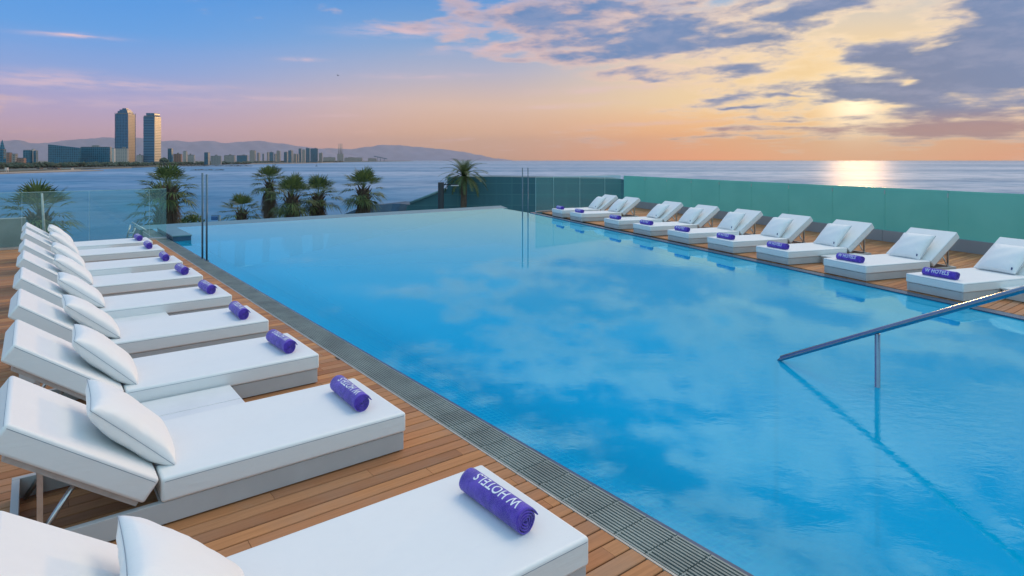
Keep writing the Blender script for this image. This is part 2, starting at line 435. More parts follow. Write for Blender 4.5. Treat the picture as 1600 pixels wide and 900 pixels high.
def sea_mat():
    m, nt, b, o = new_mat('sea_water')
    nt.nodes.remove(b)
    v = coords(nt)
    n1 = noise(scaled(nt, v, (0.6, 1, 1)), 0.16, 5, 0.62, 0.3)
    n2 = noise(scaled(nt, v, (0.25, 1, 1)), 0.012, 4, 0.6)
    n3 = noise(scaled(nt, v, (0.10, 1, 1)), 0.0022, 3, 0.55)
    n4 = noise(scaled(nt, v, (1.1, 1, 1)), 0.035, 4, 0.65)
    df = nt.nodes.new('ShaderNodeBsdfDiffuse')
    nt.links.new(mix(smooth(0.35, 0.65, n2), (0.005, 0.13, 0.25, 1), (0.008, 0.16, 0.30, 1)), df.inputs[0])
    gl = nt.nodes.new('ShaderNodeBsdfGlossy'); gl.inputs['Color'].default_value = (0.90, 0.93, 0.98, 1)
    nt.links.new((0.41 + smooth(0.35, 0.7, n3) * 0.10).v, gl.inputs['Roughness'])
    bp = bump(nt, n1 * 1.0 + n2 * 2.0, 0.5, 1.0, gl.inputs['Normal'])
    nt.links.new(bp.outputs[0], df.inputs['Normal'])
    fr = nt.nodes.new('ShaderNodeFresnel'); fr.inputs['IOR'].default_value = 1.3
    mx = nt.nodes.new('ShaderNodeMixShader')
    nt.links.new((X(fr.outputs[0]) * (0.33 + smooth(0.42, 0.6, n3) * 0.18) * (0.6 + smooth(0.3, 0.62, n4) * 0.45)).v, mx.inputs[0])
    nt.links.new(df.outputs[0], mx.inputs[1]); nt.links.new(gl.outputs[0], mx.inputs[2]); nt.links.new(mx.outputs[0], o.inputs['Surface'])
    return m
M['sea'] = sea_mat()

# ------------------------------------------------------------------ the sea and the far coast
SEA = -15.0
def sheet(name, pts, z, m, kind='structure'):
    o = obj(name, ([(p[0], p[1], z) for p in pts], [tuple(range(len(pts)))]), m)
    return tag(o, kind=kind)
sheet('sea', [(-26000, -1500), (26000, -1500), (26000, 19000), (-26000, 19000)], SEA, M['sea'])

def at(u, d, z=0.0): return Vector(((u - CU) / F * d, d, z))
M['land'] = simple('coast_land', (0.10, 0.11, 0.09), 0.9, var=0.3, sc=0.01)
M['sand'] = simple('beach_sand', (0.34, 0.26, 0.20), 0.9, var=0.12, sc=0.03)
coast = [(-420, 640), (-200, 690), (0, 820), (100, 1010), (150, 1150), (205, 1330), (300, 1900), (372, 2350), (430, 2700), (500, 3300), (540, 4700), (600, 6500), (646, 9000), (640, 14000), (-420, 14000)]
land = obj('coast_land', prism([at(u, d) for u, d in coast], SEA - 2, SEA + 2.2), M['land']); tag(land, kind='structure')
beach = [(-420, 560), (-200, 640), (0, 745), (70, 835), (130, 925), (162, 972), (150, 1000), (120, 1010), (128, 1100), (206, 1290), (206, 1360), (140, 1200), (60, 1010), (0, 900), (-420, 700)]
bo = obj('beach', prism([at(u, d) for u, d in beach], SEA - 2, SEA + 0.9), M['sand']); tag(bo, kind='structure')
strip = [(372, 2340), (430, 2680), (500, 3270), (535, 4500), (535, 4700), (500, 3420), (430, 2790), (372, 2420)]
so = obj('far_beach', prism([at(u, d) for u, d in strip], SEA - 2, SEA + 2.6), M['sand']); tag(so, kind='structure')

M['rock'] = simple('jetty_rock', (0.075, 0.085, 0.09), 0.9, var=0.4, sc=0.25)
def rock_mound(name, a, b, w, h, label, n=60, zb=SEA - 1, seed=1):
    rnd = random.Random(seed)
    bm = bmesh.new()
    a, b = Vector(a), Vector(b); d = (b - a); L = d.length; d = d / L; s = Vector((-d.y, d.x, 0))
    for i in range(n):
        f = rnd.random(); off = rnd.uniform(-1, 1) * w
        taper = min(1, f * 6 + 0.25, (1 - f) * 6 + 0.25)
        r = rnd.uniform(.5, 1.0) * w * .75
        c = a + d * (L * f) + s * off * taper
        res = bmesh.ops.create_icosphere(bm, subdivisions=1, radius=1.0)
        rot = Matrix.Rotation(rnd.uniform(0, 6), 3, 'Z') @ Matrix.Rotation(rnd.uniform(-.5, .5), 3, 'X')
        sx, sy, sz = r * rnd.uniform(.8, 1.5), r, (h * (1 - .5 * abs(off) / w)) * taper * rnd.uniform(.7, 1.1)
        for v in res['verts']:
            q = v.co.copy() * rnd.uniform(.86, 1.1)
            v.co = rot @ Vector((q.x * sx, q.y * sy, q.z * sz)) + Vector((c.x, c.y, zb + 1))
    o = obj(name, bm, M['rock'])
    return tag(o, label, 'breakwater')
rock_mound('rock_breakwater', at(208, 1630), at(392, 1690), 9, 3.0, 'long low dark breakwater of rocks below the two towers', 260, SEA - 1, 3)
rock_mound('rock_breakwater', at(301, 1030), at(350, 1035), 5, 1.6, 'short dark rock islet in the water off the twin towers', 50, SEA - 1, 4)

# hills
def hill(name, prof, d, depth, c, rough_=18, seed=2):
    rnd = random.Random(seed)
    pts = []
    for (u0, v0), (u1, v1) in zip(prof, prof[1:]):
        k = max(2, int((u1 - u0) / 4))
        for i in range(k):
            f = i / k; f2 = f * f * (3 - 2 * f)
            pts.append((u0 + (u1 - u0) * f, v0 + (v1 - v0) * f2 + rnd.uniform(-.35, .35)))
    pts.append(prof[-1])
    V, Fc = [], []
    rows = 7
    for r in range(rows):
        q = r / (rows - 1)
        for u, v in pts:
            dd = d - depth * (1 - q)
            top = CAMZ + (HV - v) * d / F
            p = at(u, dd)
            hz = SEA + (top - SEA) * (q ** 0.8) * (1 + (0.12 * math.sin(u * 0.21 + r * 1.7) if 0 < r < rows - 1 else 0))
            V.append((p.x * d / dd if False else p.x, p.y, hz))
    n = len(pts)
    for r in range(rows - 1):
        for i in range(n - 1):
            a = r * n + i; Fc.append((a, a + 1, a + n + 1, a + n))
    k0 = len(V)
    for u, v in pts:                                   # far slope, so the ridge has a back
        p = at(u, d + depth); V.append((p.x, p.y, SEA))
    for i in range(n - 1):
        a = (rows - 1) * n + i; Fc.append((a, a + 1, k0 + i + 1, k0 + i))
    o = obj(name, (V, Fc), c, smooth_=True)
    return tag(o, kind='structure')
M['hill'] = simple('hazy_hill', (0.21, 0.22, 0.32), 0.95, var=0.1, sc=0.002)  # distance haze imitated by a lighter, bluer base colour
hill('hills', [(-260, 226), (-120, 222), (-40, 224), (0, 221), (28, 218.5), (52, 224), (75, 223), (105, 219), (135, 217), (165, 214.5), (190, 216), (215, 215), (235, 218), (252, 220.5), (275, 219.5), (292, 221.5), (330, 220), (352, 223.5), (375, 221.5), (402, 220), (440, 224), (470, 228.5), (500, 232), (540, 241), (575, 248)], 15500, 2200, M['hill'], seed=5)
hill('hills', [(470, 236), (515, 231.5), (545, 233), (575, 229.5), (596, 226.5), (620, 226.8), (650, 229.5), (690, 233), (722, 237), (748, 242), (775, 247.5), (800, 250)], 17600, 1500, M['hill'], seed=9)

# ------------------------------------------------------------------ far buildings
def facade_mat(name, wall, glass, sx, sz, mortar=0.25, rough=0.3, lit_frac=0.0):
    m, nt, b, o = new_mat(name)
    g = nt.nodes.new('ShaderNodeNewGeometry')
    v = coords(nt)
    s = nt.nodes.new('ShaderNodeSeparateXYZ'); nt.links.new(v, s.inputs[0])
    hv = vec(X(s.outputs[0]) + X(s.outputs[1]), X(s.outputs[2]), 0.0)
    br = nt.nodes.new('ShaderNodeTexBrick'); br.offset = 0.0
    nt.links.new(hv, br.inputs['Vector'])
    br.inputs['Scale'].default_value = 1.0
    br.inputs['Brick Width'].default_value = sx; br.inputs['Row Height'].default_value = sz
    br.inputs['Mortar Size'].default_value = mortar * min(sx, sz); br.inputs['Mortar Smooth'].default_value = 0.0
    br.inputs['Color1'].default_value = glass; br.inputs['Color2'].default_value = tuple(q * 0.6 for q in glass[:3]) + (1,)
    br.inputs['Mortar'].default_value = wall
    nt.links.new(br.outputs['Color'], b.inputs['Base Color'])
    nt.links.new((X(br.outputs['Fac']) * 0.4 + rough).v, b.inputs['Roughness'])
    return m
M['f_tower'] = facade_mat('tower_grid', (0.04, 0.17, 0.28, 1), (0.003, 0.10, 0.21, 1), 4.4, 4.4, 0.14, 0.25)
M['f_strip'] = facade_mat('tower_bands', (0.07, 0.20, 0.30, 1), (0.003, 0.10, 0.21, 1), 40.0, 4.6, 0.22, 0.25)
M['f_hotel'] = facade_mat('hotel_glazing', (0.02, 0.17, 0.25, 1), (0.006, 0.11, 0.18, 1), 5.0, 4.2, 0.12, 0.25)
M['f_flat'] = facade_mat('flats', (0.34, 0.30, 0.27, 1), (0.05, 0.08, 0.11, 1), 5.0, 3.6, 0.32, 0.4)
M['f_pale'] = facade_mat('pale_flats', (0.46, 0.40, 0.36, 1), (0.07, 0.10, 0.13, 1), 6.0, 3.8, 0.36, 0.4)
M['f_brick'] = facade_mat('brick_flats', (0.36, 0.19, 0.14, 1), (0.06, 0.07, 0.09, 1), 6.0, 4.0, 0.36, 0.4)
M['f_sunlit'] = facade_mat('painted_sun_bands', (0.70, 0.52, 0.34, 1), (0.22, 0.20, 0.18, 1), 40.0, 4.6, 0.30, 0.25)  # gold of the low sun put into the band colours
M['f_sunlit2'] = facade_mat('painted_sun_grid', (0.50, 0.36, 0.26, 1), (0.30, 0.22, 0.18, 1), 4.4, 4.4, 0.22, 0.3)  # warm sunlight put into the grid colours
M['roof'] = simple('flat_roof', (0.16, 0.17, 0.18), 0.8)
M['pale'] = simple('pale_render', (0.55, 0.50, 0.46), 0.7)
GB = SEA + 2.0
def block(u0, uf, u1, vtop, d, m, name, label, cat='building', crown=None, base=GB, group=None, roofm=None, slope=0.0):
    """a building whose front spans u0..uf and whose right flank reaches u1 in the photo"""
    x0, x1 = (u0 - CU) / F * d, (uf - CU) / F * d
    if u1 > uf and x1 < 0: dep = min(max(x1 * F / (u1 - CU) - d, 6.0), 120.0)
    else: dep = 16.0
    zt = CAMZ + (HV - vtop) * d / F
    h = zt - base
    root = empty(name, ((x0 + x1) / 2, d + dep / 2, base), 0, label, cat, group)
    w = x1 - x0
    bm = bmesh.new(); vs = bm_box(bm, -w / 2, w / 2, -dep / 2, dep / 2, 0, h)
    if slope:
        for v in vs:
            if v.co.z > h * 0.5 and v.co.x > 0: v.co.z -= slope * d / F
    obj('wall', bm, m, root)
    if not slope:
        bm = bmesh.new(); bm_box(bm, -w * .47, w * .47, -dep * .45, dep * .45, h + .05, h + max(1.2, h * .02))
        rf = obj('roof', bm, roofm or M['roof'], root)
        if w > 16:
            bm = bmesh.new(); q = random.uniform(-.2, .2) * w; bm_box(bm, q - w * .12, q + w * .12, -dep * .2, dep * .2, h + max(1.2, h * .02) + .05, h + max(1.2, h * .02) + 3.5)
            obj('plant_room', bm, M['f_flat'], rf)
    return root, w, dep, h

t1, w, dep, h = block(180.5, 200, 211, 178, 1750, M['f_tower'], 'tower', 'tall dark tower with stepped crown and gold-lit flank, left of the twin towers', 'tower')
for k, (a, b_, c) in enumerate([(.40, 0, 5.5), (.30, 5.5, 10), (.16, 10, 14)]):
    bm = bmesh.new(); bm_box(bm, -w * a, w * a, -dep * a, dep * a, h + 2.9 + b_ + .05 * k, h + 2.9 + c)
    obj('crown_tier', bm, M['f_tower'], t1)
bm = bmesh.new()
for sx in (-1, 1):
    for sy in (-1, 1):
        bm_box(bm, sx * (w / 2 + .7) - .6, sx * (w / 2 + .7) + .6, sy * (dep / 2 + .7) - .6, sy * (dep / 2 + .7) + .6, 0, h + 3)
obj('corner_frame', bm, M['f_tower'], t1)
bm = bmesh.new(); bm_box(bm, w / 2 + .05, w / 2 + .6, -dep * .46, dep * .46, 1, h - 1); obj('flank', bm, M['f_sunlit2'], t1)  # thin slab added on the sunward face to carry the painted sunlight
t2, w, dep, h = block(224, 241, 251.5, 182, 1760, M['f_strip'], 'tower', 'banded tower with notched top and flank coloured as sunlit gold, right of the twin towers', 'tower')
bm = bmesh.new(); bm_box(bm, -w * .30, w * .44, -dep * .42, dep * .42, h + 3.4, h + 10)
obj('crown_tier', bm, M['f_strip'], t2)
bm = bmesh.new(); bm_box(bm, w / 2 + .05, w / 2 + .6, -dep * .48, dep * .48, 12, h - .5); obj('flank', bm, M['f_sunlit'], t2)  # added slab, coloured as though the sun struck it
block(180, 199, 200.5, 232.5, 1690, M['f_pale'], 'podium_building', 'pale gridded low block at the foot of the left twin tower')
block(174.5, 178, 179, 232, 1600, M['pale'], 'stair_tower', 'narrow cream lit stair tower beside the long glass hotel', 'building')
block(125.5, 172, 174, 230, 1500, M['f_hotel'], 'glass_hotel', 'long teal glass block left of the twin towers')
block(75, 124, 125, 225.5, 1450, M['f_hotel'], 'dark_block', 'big dark block with a roof sloping down to the right', slope=5.5)
block(36, 47, 49, 235, 1250, M['f_hotel'], 'office_block', 'small teal office block with a flat roof behind the beach')
block(49.2, 51.2, 51.8, 233.5, 1260, M['pale'], 'stair_tower', 'slim pale tower between two teal office blocks behind the beach')
block(52, 56, 56.6, 236, 1255, M['f_hotel'], 'office_block', 'narrow teal office block right of the slim pale tower')
b0, w, dep, h = block(-3, 5.6, 7, 234, 1100, M['f_hotel'], 'church', 'dark church with a pointed spire at the left edge', 'church')
bm = bmesh.new(); bmesh.ops.create_cone(bm, segments=8, radius1=4.2, radius2=0.3, depth=17, cap_ends=True)
for v in bm.verts: v.co.z += h + 9.5
obj('spire', bm, M['f_hotel'], b0)
block(10, 15, 16, 239, 1150, M['f_brick'], 'flat_block', 'small brown block beside the spired church')
block(18, 24, 25, 241, 1150, M['f_flat'], 'flat_block', 'low grey block second right of the spired church')
block(26, 37, 38, 247.5, 1120, M['f_brick'], 'brick_building', 'low pinkish building on the beach front below the office blocks')
mids = [(213, 222, 224, 243, 1750, 'f_pale', 'low sunlit block between the twin towers'),
        (262, 268, 270.5, 232.5, 1900, 'f_hotel', 'blue slab just right of the twin towers'),
        (271, 283, 285, 241, 1850, 'f_brick', 'low terracotta block right of the blue slab'),
        (286, 291, 293, 236.5, 2000, 'f_pale', 'sunlit stepped block right of the terracotta one'),
        (293, 303, 305, 242.5, 1950, 'f_pale', 'low cream block near the middle of the shore'),
        (319, 325, 328, 238.5, 2000, 'f_hotel', 'dark square block alone among the low shore houses'),
        (329, 345, 346, 244, 2000, 'f_flat', 'long low grey block on the shore'),
        (350, 366, 368, 243, 2300, 'f_flat', 'long low block left of the distant tower cluster'),
        (370, 386, 388, 243, 2500, 'f_hotel', 'low dark shed before the distant tower cluster')]
for u0, uf, u1, vt, d, mm, lb in mids: block(u0, uf, u1, vt, d, M[mm], 'shore_building', lb)
clus = [(390, 398, 400, 235.5, 'grey-blue block at the left end of the distant cluster'), (402, 404, 406.5, 238.8, 'slim block with orange-lit flank, second of the distant cluster'),
        (410, 412, 413, 240.4, 'thin low block, third of the distant cluster'), (417, 419.5, 420.5, 238, 'thin blue block, fourth of the distant cluster'),
        (421, 427, 427.8, 238, 'broad blue block, fifth of the distant cluster'), (428.6, 430, 432, 240.5, 'small block with lit flank, sixth of the distant cluster'),
        (432, 437.2, 438.4, 236, 'tall slab, seventh of the distant cluster'), (443.6, 448.4, 450, 237.8, 'blue slab in the middle of the distant cluster'),
        (450.4, 455, 458, 235.4, 'slab with bright orange flank in the distant cluster'), (458.6, 462.6, 464, 240.5, 'low slab between two orange-lit ones'),
        (464.2, 465.6, 467.6, 241, 'small slab with lit flank before the tallest group'), (466.6, 470.4, 471.6, 232.4, 'left tower of the tallest distant group'),
        (472, 476.4, 477.4, 234, 'second tower of the tallest distant group'), (477.8, 483.6, 484.4, 231.8, 'tall tower next to the widest distant slab'),
        (485, 496.4, 497.2, 232.2, 'widest dark slab of the distant towers'), (498.4, 503.4, 504.2, 239.4, 'short block right of the widest distant slab')]
for i, (u0, uf, u1, vt, lb) in enumerate(clus):
    block(u0, uf, u1, vt, 3500 + 60 * (i % 4), M['f_hotel'] if i % 3 else M['f_flat'], 'distant_tower', lb, group='distant towers')
pw, w, dep, h = block(527, 536.5, 537, 240.5, 6000, M['f_flat'], 'power_station', 'far power station with three thin chimneys')
bm = None
for k, u in enumerate((529.2, 531.6, 534)):
    bm = bmesh.new(); x = (u - CU) / F * 6000 - pw.location.x
    zt = CAMZ + (HV - 224.4) * 6000 / F - GB
    bm_tube(bm, [(x, 0, h + 2), (x, 0, zt)], [4.2, 2.6], 8); obj('chimney', bm, M['f_flat'], pw)
for u0, u1, vt, d, lb in ((505, 524, 246, 5000, 'low dark port building right of the distant towers'), (538, 566, 246.3, 6200, 'long low port hall right of the chimneys'), (575, 588, 247.6, 6400, 'low hall beside the slanted solar canopy')):
    block(u0, u1, u1 + .5, vt, d, M['f_flat'], 'port_building', lb)
# slanted solar canopy on legs
d = 6300; px_ = d / F
sc_ = empty('solar_canopy', at(595, d, GB), 0, 'far slanted solar canopy on thin legs at the end of the port', 'canopy')
bm = bmesh.new()
a, b_ = Vector((-10.5 * px_, 0, 18.2 - 0)), Vector((10 * px_, 0, 0))
za, zb = (HV - 244.2) * px_ + CAMZ - GB, (HV - 248.4) * px_ + CAMZ - GB
vs = bm_box(bm, -10.5 * px_, 10 * px_, -12, 12, 0, 7)
for v in vs: v.co.z += za + (zb - za) * (v.co.x + 10.5 * px_) / (20.5 * px_) - 3
obj('panel', bm, M['f_hotel'], sc_)
for q in (-6, -1, 5):
    bm = bmesh.new(); zz = za + (zb - za) * (q + 10.5) / 20.5 - 3.2
    bm_tube(bm, [(q * px_, 0, 0), (q * px_ + 4, 0, zz)], 2.4, 6); obj('leg', bm, M['f_hotel'], sc_)

# far trees along the beach front: one mass nobody could count
M['fartree'] = simple('far_foliage', (0.045, 0.07, 0.045), 0.95, var=0.4, sc=0.2)
def far_trees():
    rnd = random.Random(8); bm = bmesh.new()
    def blob(u, d, h, r):
        c = at(u, d, GB)
        for k in range(3):
            res = bmesh.ops.create_icosphere(bm, subdivisions=1, radius=1.0)
            o = Vector((rnd.uniform(-.5, .5) * r, rnd.uniform(-.5, .5) * r, rnd.uniform(-.2, .25) * h))
            for v in res['verts']:
                v.co = Vector((v.co.x * r * rnd.uniform(.6, 1), v.co.y * r * rnd.uniform(.6, 1), v.co.z * h * .36 * rnd.uniform(.7, 1.15))) + c + o + Vector((0, 0, h * .55))
    for i in range(620):
        u = rnd.uniform(-60, 215); d = 1000 + max(0, u) * 2.1 + rnd.uniform(0, 110)
        blob(u, d, rnd.uniform(5, 11), rnd.uniform(3, 6))
    for i in range(420):
        u = rnd.uniform(205, 392); d = 1420 + (u - 205) * 5.2 + rnd.uniform(0, 160)
        blob(u, d, rnd.uniform(5, 10), rnd.uniform(4, 8))
    for i in range(160):
        u = rnd.uniform(390, 535); d = 3000 + (u - 390) * 12 + rnd.uniform(0, 200)
        blob(u, d, rnd.uniform(5, 11), rnd.uniform(7, 14))
    o = obj('far_trees', bm, M['fartree']); tag(o, kind='stuff')
far_trees()
# dark round tree clump beside the right tower
tr = empty('tree', at(256, 1500, GB), 0, 'round dark tree clump right of the banded tower', 'tree')
bm = bmesh.new()
for i in range(40):
    res = bmesh.ops.create_icosphere(bm, subdivisions=1, radius=1)
    a = random.uniform(0, 6.28); q = random.random() ** .5
    for v in res['verts']: v.co = v.co * random.uniform(2.4, 4.2) + Vector((math.cos(a) * 9 * q, math.sin(a) * 9 * q, 13 + 6 * (1 - q)))
obj('crown', bm, M['fartree'], tr)
bm = bmesh.new(); bm_tube(bm, [(0, 0, 0), (0, 0, 13)], [1, .7], 6); obj('trunk', bm, M['rock'], tr)
# lifeguard tower and kiosks on the beach
lg = empty('lifeguard_tower', at(10.5, 800, SEA + .8), 0, 'small white lifeguard tower on the sand at the left edge', 'lifeguard tower')
bm = bmesh.new(); bm_box(bm, -1.5, 1.5, -1.5, 1.5, 3, 6.4); obj('cabin', bm, M['pale'], lg)
for sx in (-1, 1):
    for sy in (-1, 1):
        bm = bmesh.new(); bm_box(bm, sx * 1.2 - .15, sx * 1.2 + .15, sy * 1.2 - .15, sy * 1.2 + .15, 0, 2.98); obj('leg', bm, M['pale'], lg)
for k, (u, lb) in enumerate(((62, 'pinkish beach kiosk left of another one below the dark sloped block'), (84, 'wide pinkish beach kiosk below the sloped roof block'), (107, 'tan beach kiosk in front of the long glass hotel'))):
    kk = empty('beach_kiosk', at(u, 1000 + 20 * k, SEA + 1), 0, lb, 'kiosk')
    ww = (3.2, 9.0, 7.0)[k]
    bm = bmesh.new(); bm_box(bm, -ww, ww, -3, 3, 0, 2.8); obj('wall', bm, M['f_brick'] if k < 2 else M['pale'], kk)
    bm = bmesh.new(); bm_box(bm, -ww - .6, ww + .6, -3.6, 3.6, 2.85, 3.2); obj('roof', bm, M['roof'], kk)
# small boat off the distant towers
bt = empty('boat', at(494.5, 1700, SEA), 0, 'tiny dark boat with a mast on the water below the distant towers', 'boat')
bm = bmesh.new(); vs = bm_box(bm, -3.2, 3.2, -1, 1, -.2, 1.1)
for v in vs:
    if v.co.z < .3: v.co.x *= .75; v.co.y *= .6
obj('hull', bm, M['rock'], bt)
bm = bmesh.new(); bm_tube(bm, [(0, 0, 1.1), (0, 0, 6)], .25, 6); obj('mast', bm, M['rock'], bt)
# bird
bm = bmesh.new()
V = [(-.62, 0, .12), (-.3, .08, .2), (0, .1, 0), (.3, .08, .2), (.62, 0, .12), (-.3, -.1, .18), (0, -.12, 0), (.3, -.1, .18)]
vv = [bm.verts.new(q) for q in V]
for f in ((0, 5, 1), (1, 5, 6, 2), (2, 6, 7, 3), (3, 7, 4)): bm.faces.new([vv[i] for i in f])
bm_tube(bm, [(0, -.34, 0), (0, -.15, .01), (0, .12, 0), (0, .3, -.01)], [.015, .055, .06, .02], 6)
bi = obj('bird', bm, M['rock']); bi.location = at(528, 95, CAMZ + (250 - 118) * 95 / F); bi.rotation_euler = (0, 0, 1.1); bi.scale = (.6, .6, .6)
tag(bi, 'small dark bird flying in the sky right of the twin towers', 'bird')

# ------------------------------------------------------------------ the promenade below, sea wall, rocks
PZ = -12.0
sheet_p = obj('promenade_ground', prism([(-95, 20), (-62, 78), (20, 92), (60, 92), (70, 30), (10, 24)], SEA - 1, PZ), M['concrete']); tag(sheet_p, kind='structure')
def seawall_mat():
    m, nt, b, o = new_mat('teal_seawall')
    v = coords(nt)
    s = nt.nodes.new('ShaderNodeSeparateXYZ'); nt.links.new(v, s.inputs[0])
    br = nt.nodes.new('ShaderNodeTexBrick'); br.offset = 0.0
    nt.links.new(vec(X(s.outputs[0]), X(s.outputs[2]) + 0.35, 0.0), br.inputs['Vector'])
    br.inputs['Scale'].default_value = 1.0; br.inputs['Brick Width'].default_value = 5.2; br.inputs['Row Height'].default_value = 1.05
    br.inputs['Mortar Size'].default_value = 0.03; br.inputs['Mortar Smooth'].default_value = 0.2
    br.inputs['Color1'].default_value = (0.020, 0.105, 0.135, 1); br.inputs['Color2'].default_value = (0.026, 0.125, 0.15, 1); br.inputs['Mortar'].default_value = (0.05, 0.17, 0.18, 1)
    st = noise(scaled(nt, v, (1.6, 1, 0.12)), 1.0, 4, 0.6)
    nt.links.new(mix(smooth(.45, .75, st) * .5, br.outputs['Color'], (0.035, 0.15, 0.19, 1)), b.inputs['Base Color'])
    setin(b, Roughness=0.55)
    return m
M['seawall'] = seawall_mat()
d0 = 60.0
def sx(u, d=d0): return (u - CU) / F * d
def szv(v, d=d0): return CAMZ + (HV - v) * d / F
sw = empty('sea_wall', (0, d0, 0), 0, 'long dark teal sea wall with a ramped left end beyond the pool', 'wall')
pr = [(sx(636), szv(322)), (sx(648), szv(315)), (sx(699), szv(295)), (sx(699), szv(277)), (sx(770), szv(276)), (sx(970), szv(279.5)), (sx(990), szv(284)), (sx(990), PZ), (sx(600), PZ)]
bm = bmesh.new(); fr = [bm.verts.new((x, 0, z)) for x, z in pr]; bk = [bm.verts.new((x, 5.0, z)) for x, z in pr]
bm.faces.new(fr); bm.faces.new(list(reversed(bk)))
for i in range(len(pr)): bm.faces.new((fr[i], bk[i], bk[(i + 1) % len(pr)], fr[(i + 1) % len(pr)]))
obj('wall', fix(bm), M['seawall'], sw)
bm = bmesh.new(); bm_tube(bm, [(sx(641), -.2, szv(318.5) + .1), (sx(697), -.2, szv(296.5) + .1)], .13, 6); obj('ramp_kerb', bm, M['render_teal'], sw)
# angular low roof at the ramp's foot
M['bluerock'] = simple('blue_rock', (0.016, 0.06, 0.105), 0.7, var=0.35, sc=0.6)
bm = bmesh.new()
prof = [(530, 338), (548, 331), (565, 324), (585, 318.5), (600, 318), (618, 316.5), (632, 316), (645, 318), (660, 330)]
f_, b_ = [], []
for u, v in prof:
    f_.append(bm.verts.new((sx(u, 66), 64 + random.uniform(-.6, .6), szv(v, 66)))); b_.append(bm.verts.new((sx(u, 66) + 1.5, 71 + random.uniform(-1, 1), szv(v, 66) - random.uniform(0, .5))))
g_ = [bm.verts.new((q.co.x - .3, 60 + random.uniform(-1, 1), (q.co.z + PZ) * .5)) for q in f_]
h_ = [bm.verts.new((q.co.x, 57, PZ)) for q in f_]; k_ = [bm.verts.new((q.co.x, 74, PZ)) for q in b_]
for A, B in ((f_, b_), (g_, f_), (h_, g_), (b_, k_)):
    for i in range(len(A) - 1): bm.faces.new((A[i], A[i + 1], B[i + 1], B[i]))
rb = obj('rock_breakwater', fix(bm), M['bluerock']); tag(rb, 'dark blue angular rock mound at the foot of the sea wall ramp', 'rocks')
# lamp post
lp = empty('street_lamp', at(689, 56, PZ), 0, 'thick black lamp post standing before the sea wall', 'street lamp')
bm = bmesh.new(); bm_tube(bm, [(0, 0, 0), (0, 0, szv(285, 56) - PZ)], .27, 10); obj('pole', bm, M['dark'], lp)
bm = bmesh.new(); bm_box(bm, .27, 1.5, -.09, .09, szv(289, 56) - PZ, szv(287.5, 56) - PZ); obj('arm', bm, M['dark'], lp)
bm = bmesh.new(); bm_box(bm, .9, 1.6, -.2, .2, szv(290.5, 56) - PZ, szv(289.1, 56) - PZ); obj('lamp_head', bm, M['alu'], lp)
# blue sign on a post
sg = empty('street_sign', at(342.8, 48, PZ), 0, 'small blue sign on a dark post beyond the pool corner', 'sign')
M['signblue'] = simple('sign_blue', (0.02, 0.10, 0.26), 0.5)
bm = bmesh.new(); bm_tube(bm, [(0, 0, 0), (0, 0, szv(336, 48) - PZ)], .09, 8); obj('post', bm, M['darksteel'], sg)
bm = bmesh.new(); bm_box(bm, -.62, -.14, -.05, .05, szv(344, 48) - PZ, szv(338, 48) - PZ); obj('panel', bm, M['signblue'], sg)
bm = bmesh.new(); bm_box(bm, -.62, .05, -.03, .03, szv(337, 48) - PZ, szv(336, 48) - PZ); obj('arm', bm, M['darksteel'], sg)

# ------------------------------------------------------------------ palms
def leaf_mat(name, c1, c2):
    m, nt, b, o = new_mat(name)
    g = nt.nodes.new('ShaderNodeNewGeometry')
    c = ramp(X(g.outputs['Random Per Island']), [(0, c1), (1, c2)])
    nt.links.new(c, b.inputs['Base Color']); setin(b, Roughness=0.5)
    tl = nt.nodes.new('ShaderNodeBsdfTranslucent'); nt.links.new(c, tl.inputs[0])
    mx = nt.nodes.new('ShaderNodeMixShader'); mx.inputs[0].default_value = 0.3
    nt.links.new(b.outputs[0], mx.inputs[1]); nt.links.new(tl.outputs[0], mx.inputs[2]); nt.links.new(mx.outputs[0], o.inputs['Surface'])
    return m
M['leaf'] = leaf_mat('palm_leaf', (0.04, 0.075, 0.035, 1), (0.15, 0.20, 0.06, 1))
M['dead'] = leaf_mat('dead_frond', (0.065, 0.05, 0.03, 1), (0.12, 0.085, 0.05, 1))
M['bark'] = simple('palm_bark', (0.085, 0.062, 0.045), 0.95, var=0.35, sc=3, bmp=0.05)

def fan_leaf(bm, org, az_, el_, pet, fr_, nb, rnd, droop=0.35, spread=2.5):
    d = Vector((math.cos(az_) * math.cos(el_), math.sin(az_) * math.cos(el_), math.sin(el_)))
    s = Vector((-math.sin(az_), math.cos(az_), 0)); up = s.cross(d) * -1
    if up.z < 0: up = -up
    h = org + d * pet + Vector((0, 0, -0.06 * pet))
    w = 0.022
    q = [bm.verts.new(org + s * w), bm.verts.new(org - s * w), bm.verts.new(h - s * w * .6), bm.verts.new(h + s * w * .6)]
    bm.faces.new(q)
    for k in range(nb):
        a = (k / (nb - 1) - .5) * spread + rnd.uniform(-.04, .04)
        ld = d * math.cos(a) + s * math.sin(a) + up * (0.16 * abs(math.sin(a)))
        L = fr_ * (0.72 + 0.28 * math.cos(a)) * rnd.uniform(.88, 1.08)
        sd = (s * math.cos(a) - d * math.sin(a)).normalized()
        bw = 0.042 * fr_
        m1 = h + ld * L * .55; m2 = h + ld * L + Vector((0, 0, -droop * L * rnd.uniform(.25, 1.0)))
        m1 = m1 + up * 0.02 * fr_ * (1 if k % 2 else -1)
        v = [bm.verts.new(h), bm.verts.new(m1 + sd * bw), bm.verts.new(m1 - sd * bw), bm.verts.new(m2)]
        bm.faces.new((v[0], v[1], v[2])); bm.faces.new((v[1], v[3], v[2]))
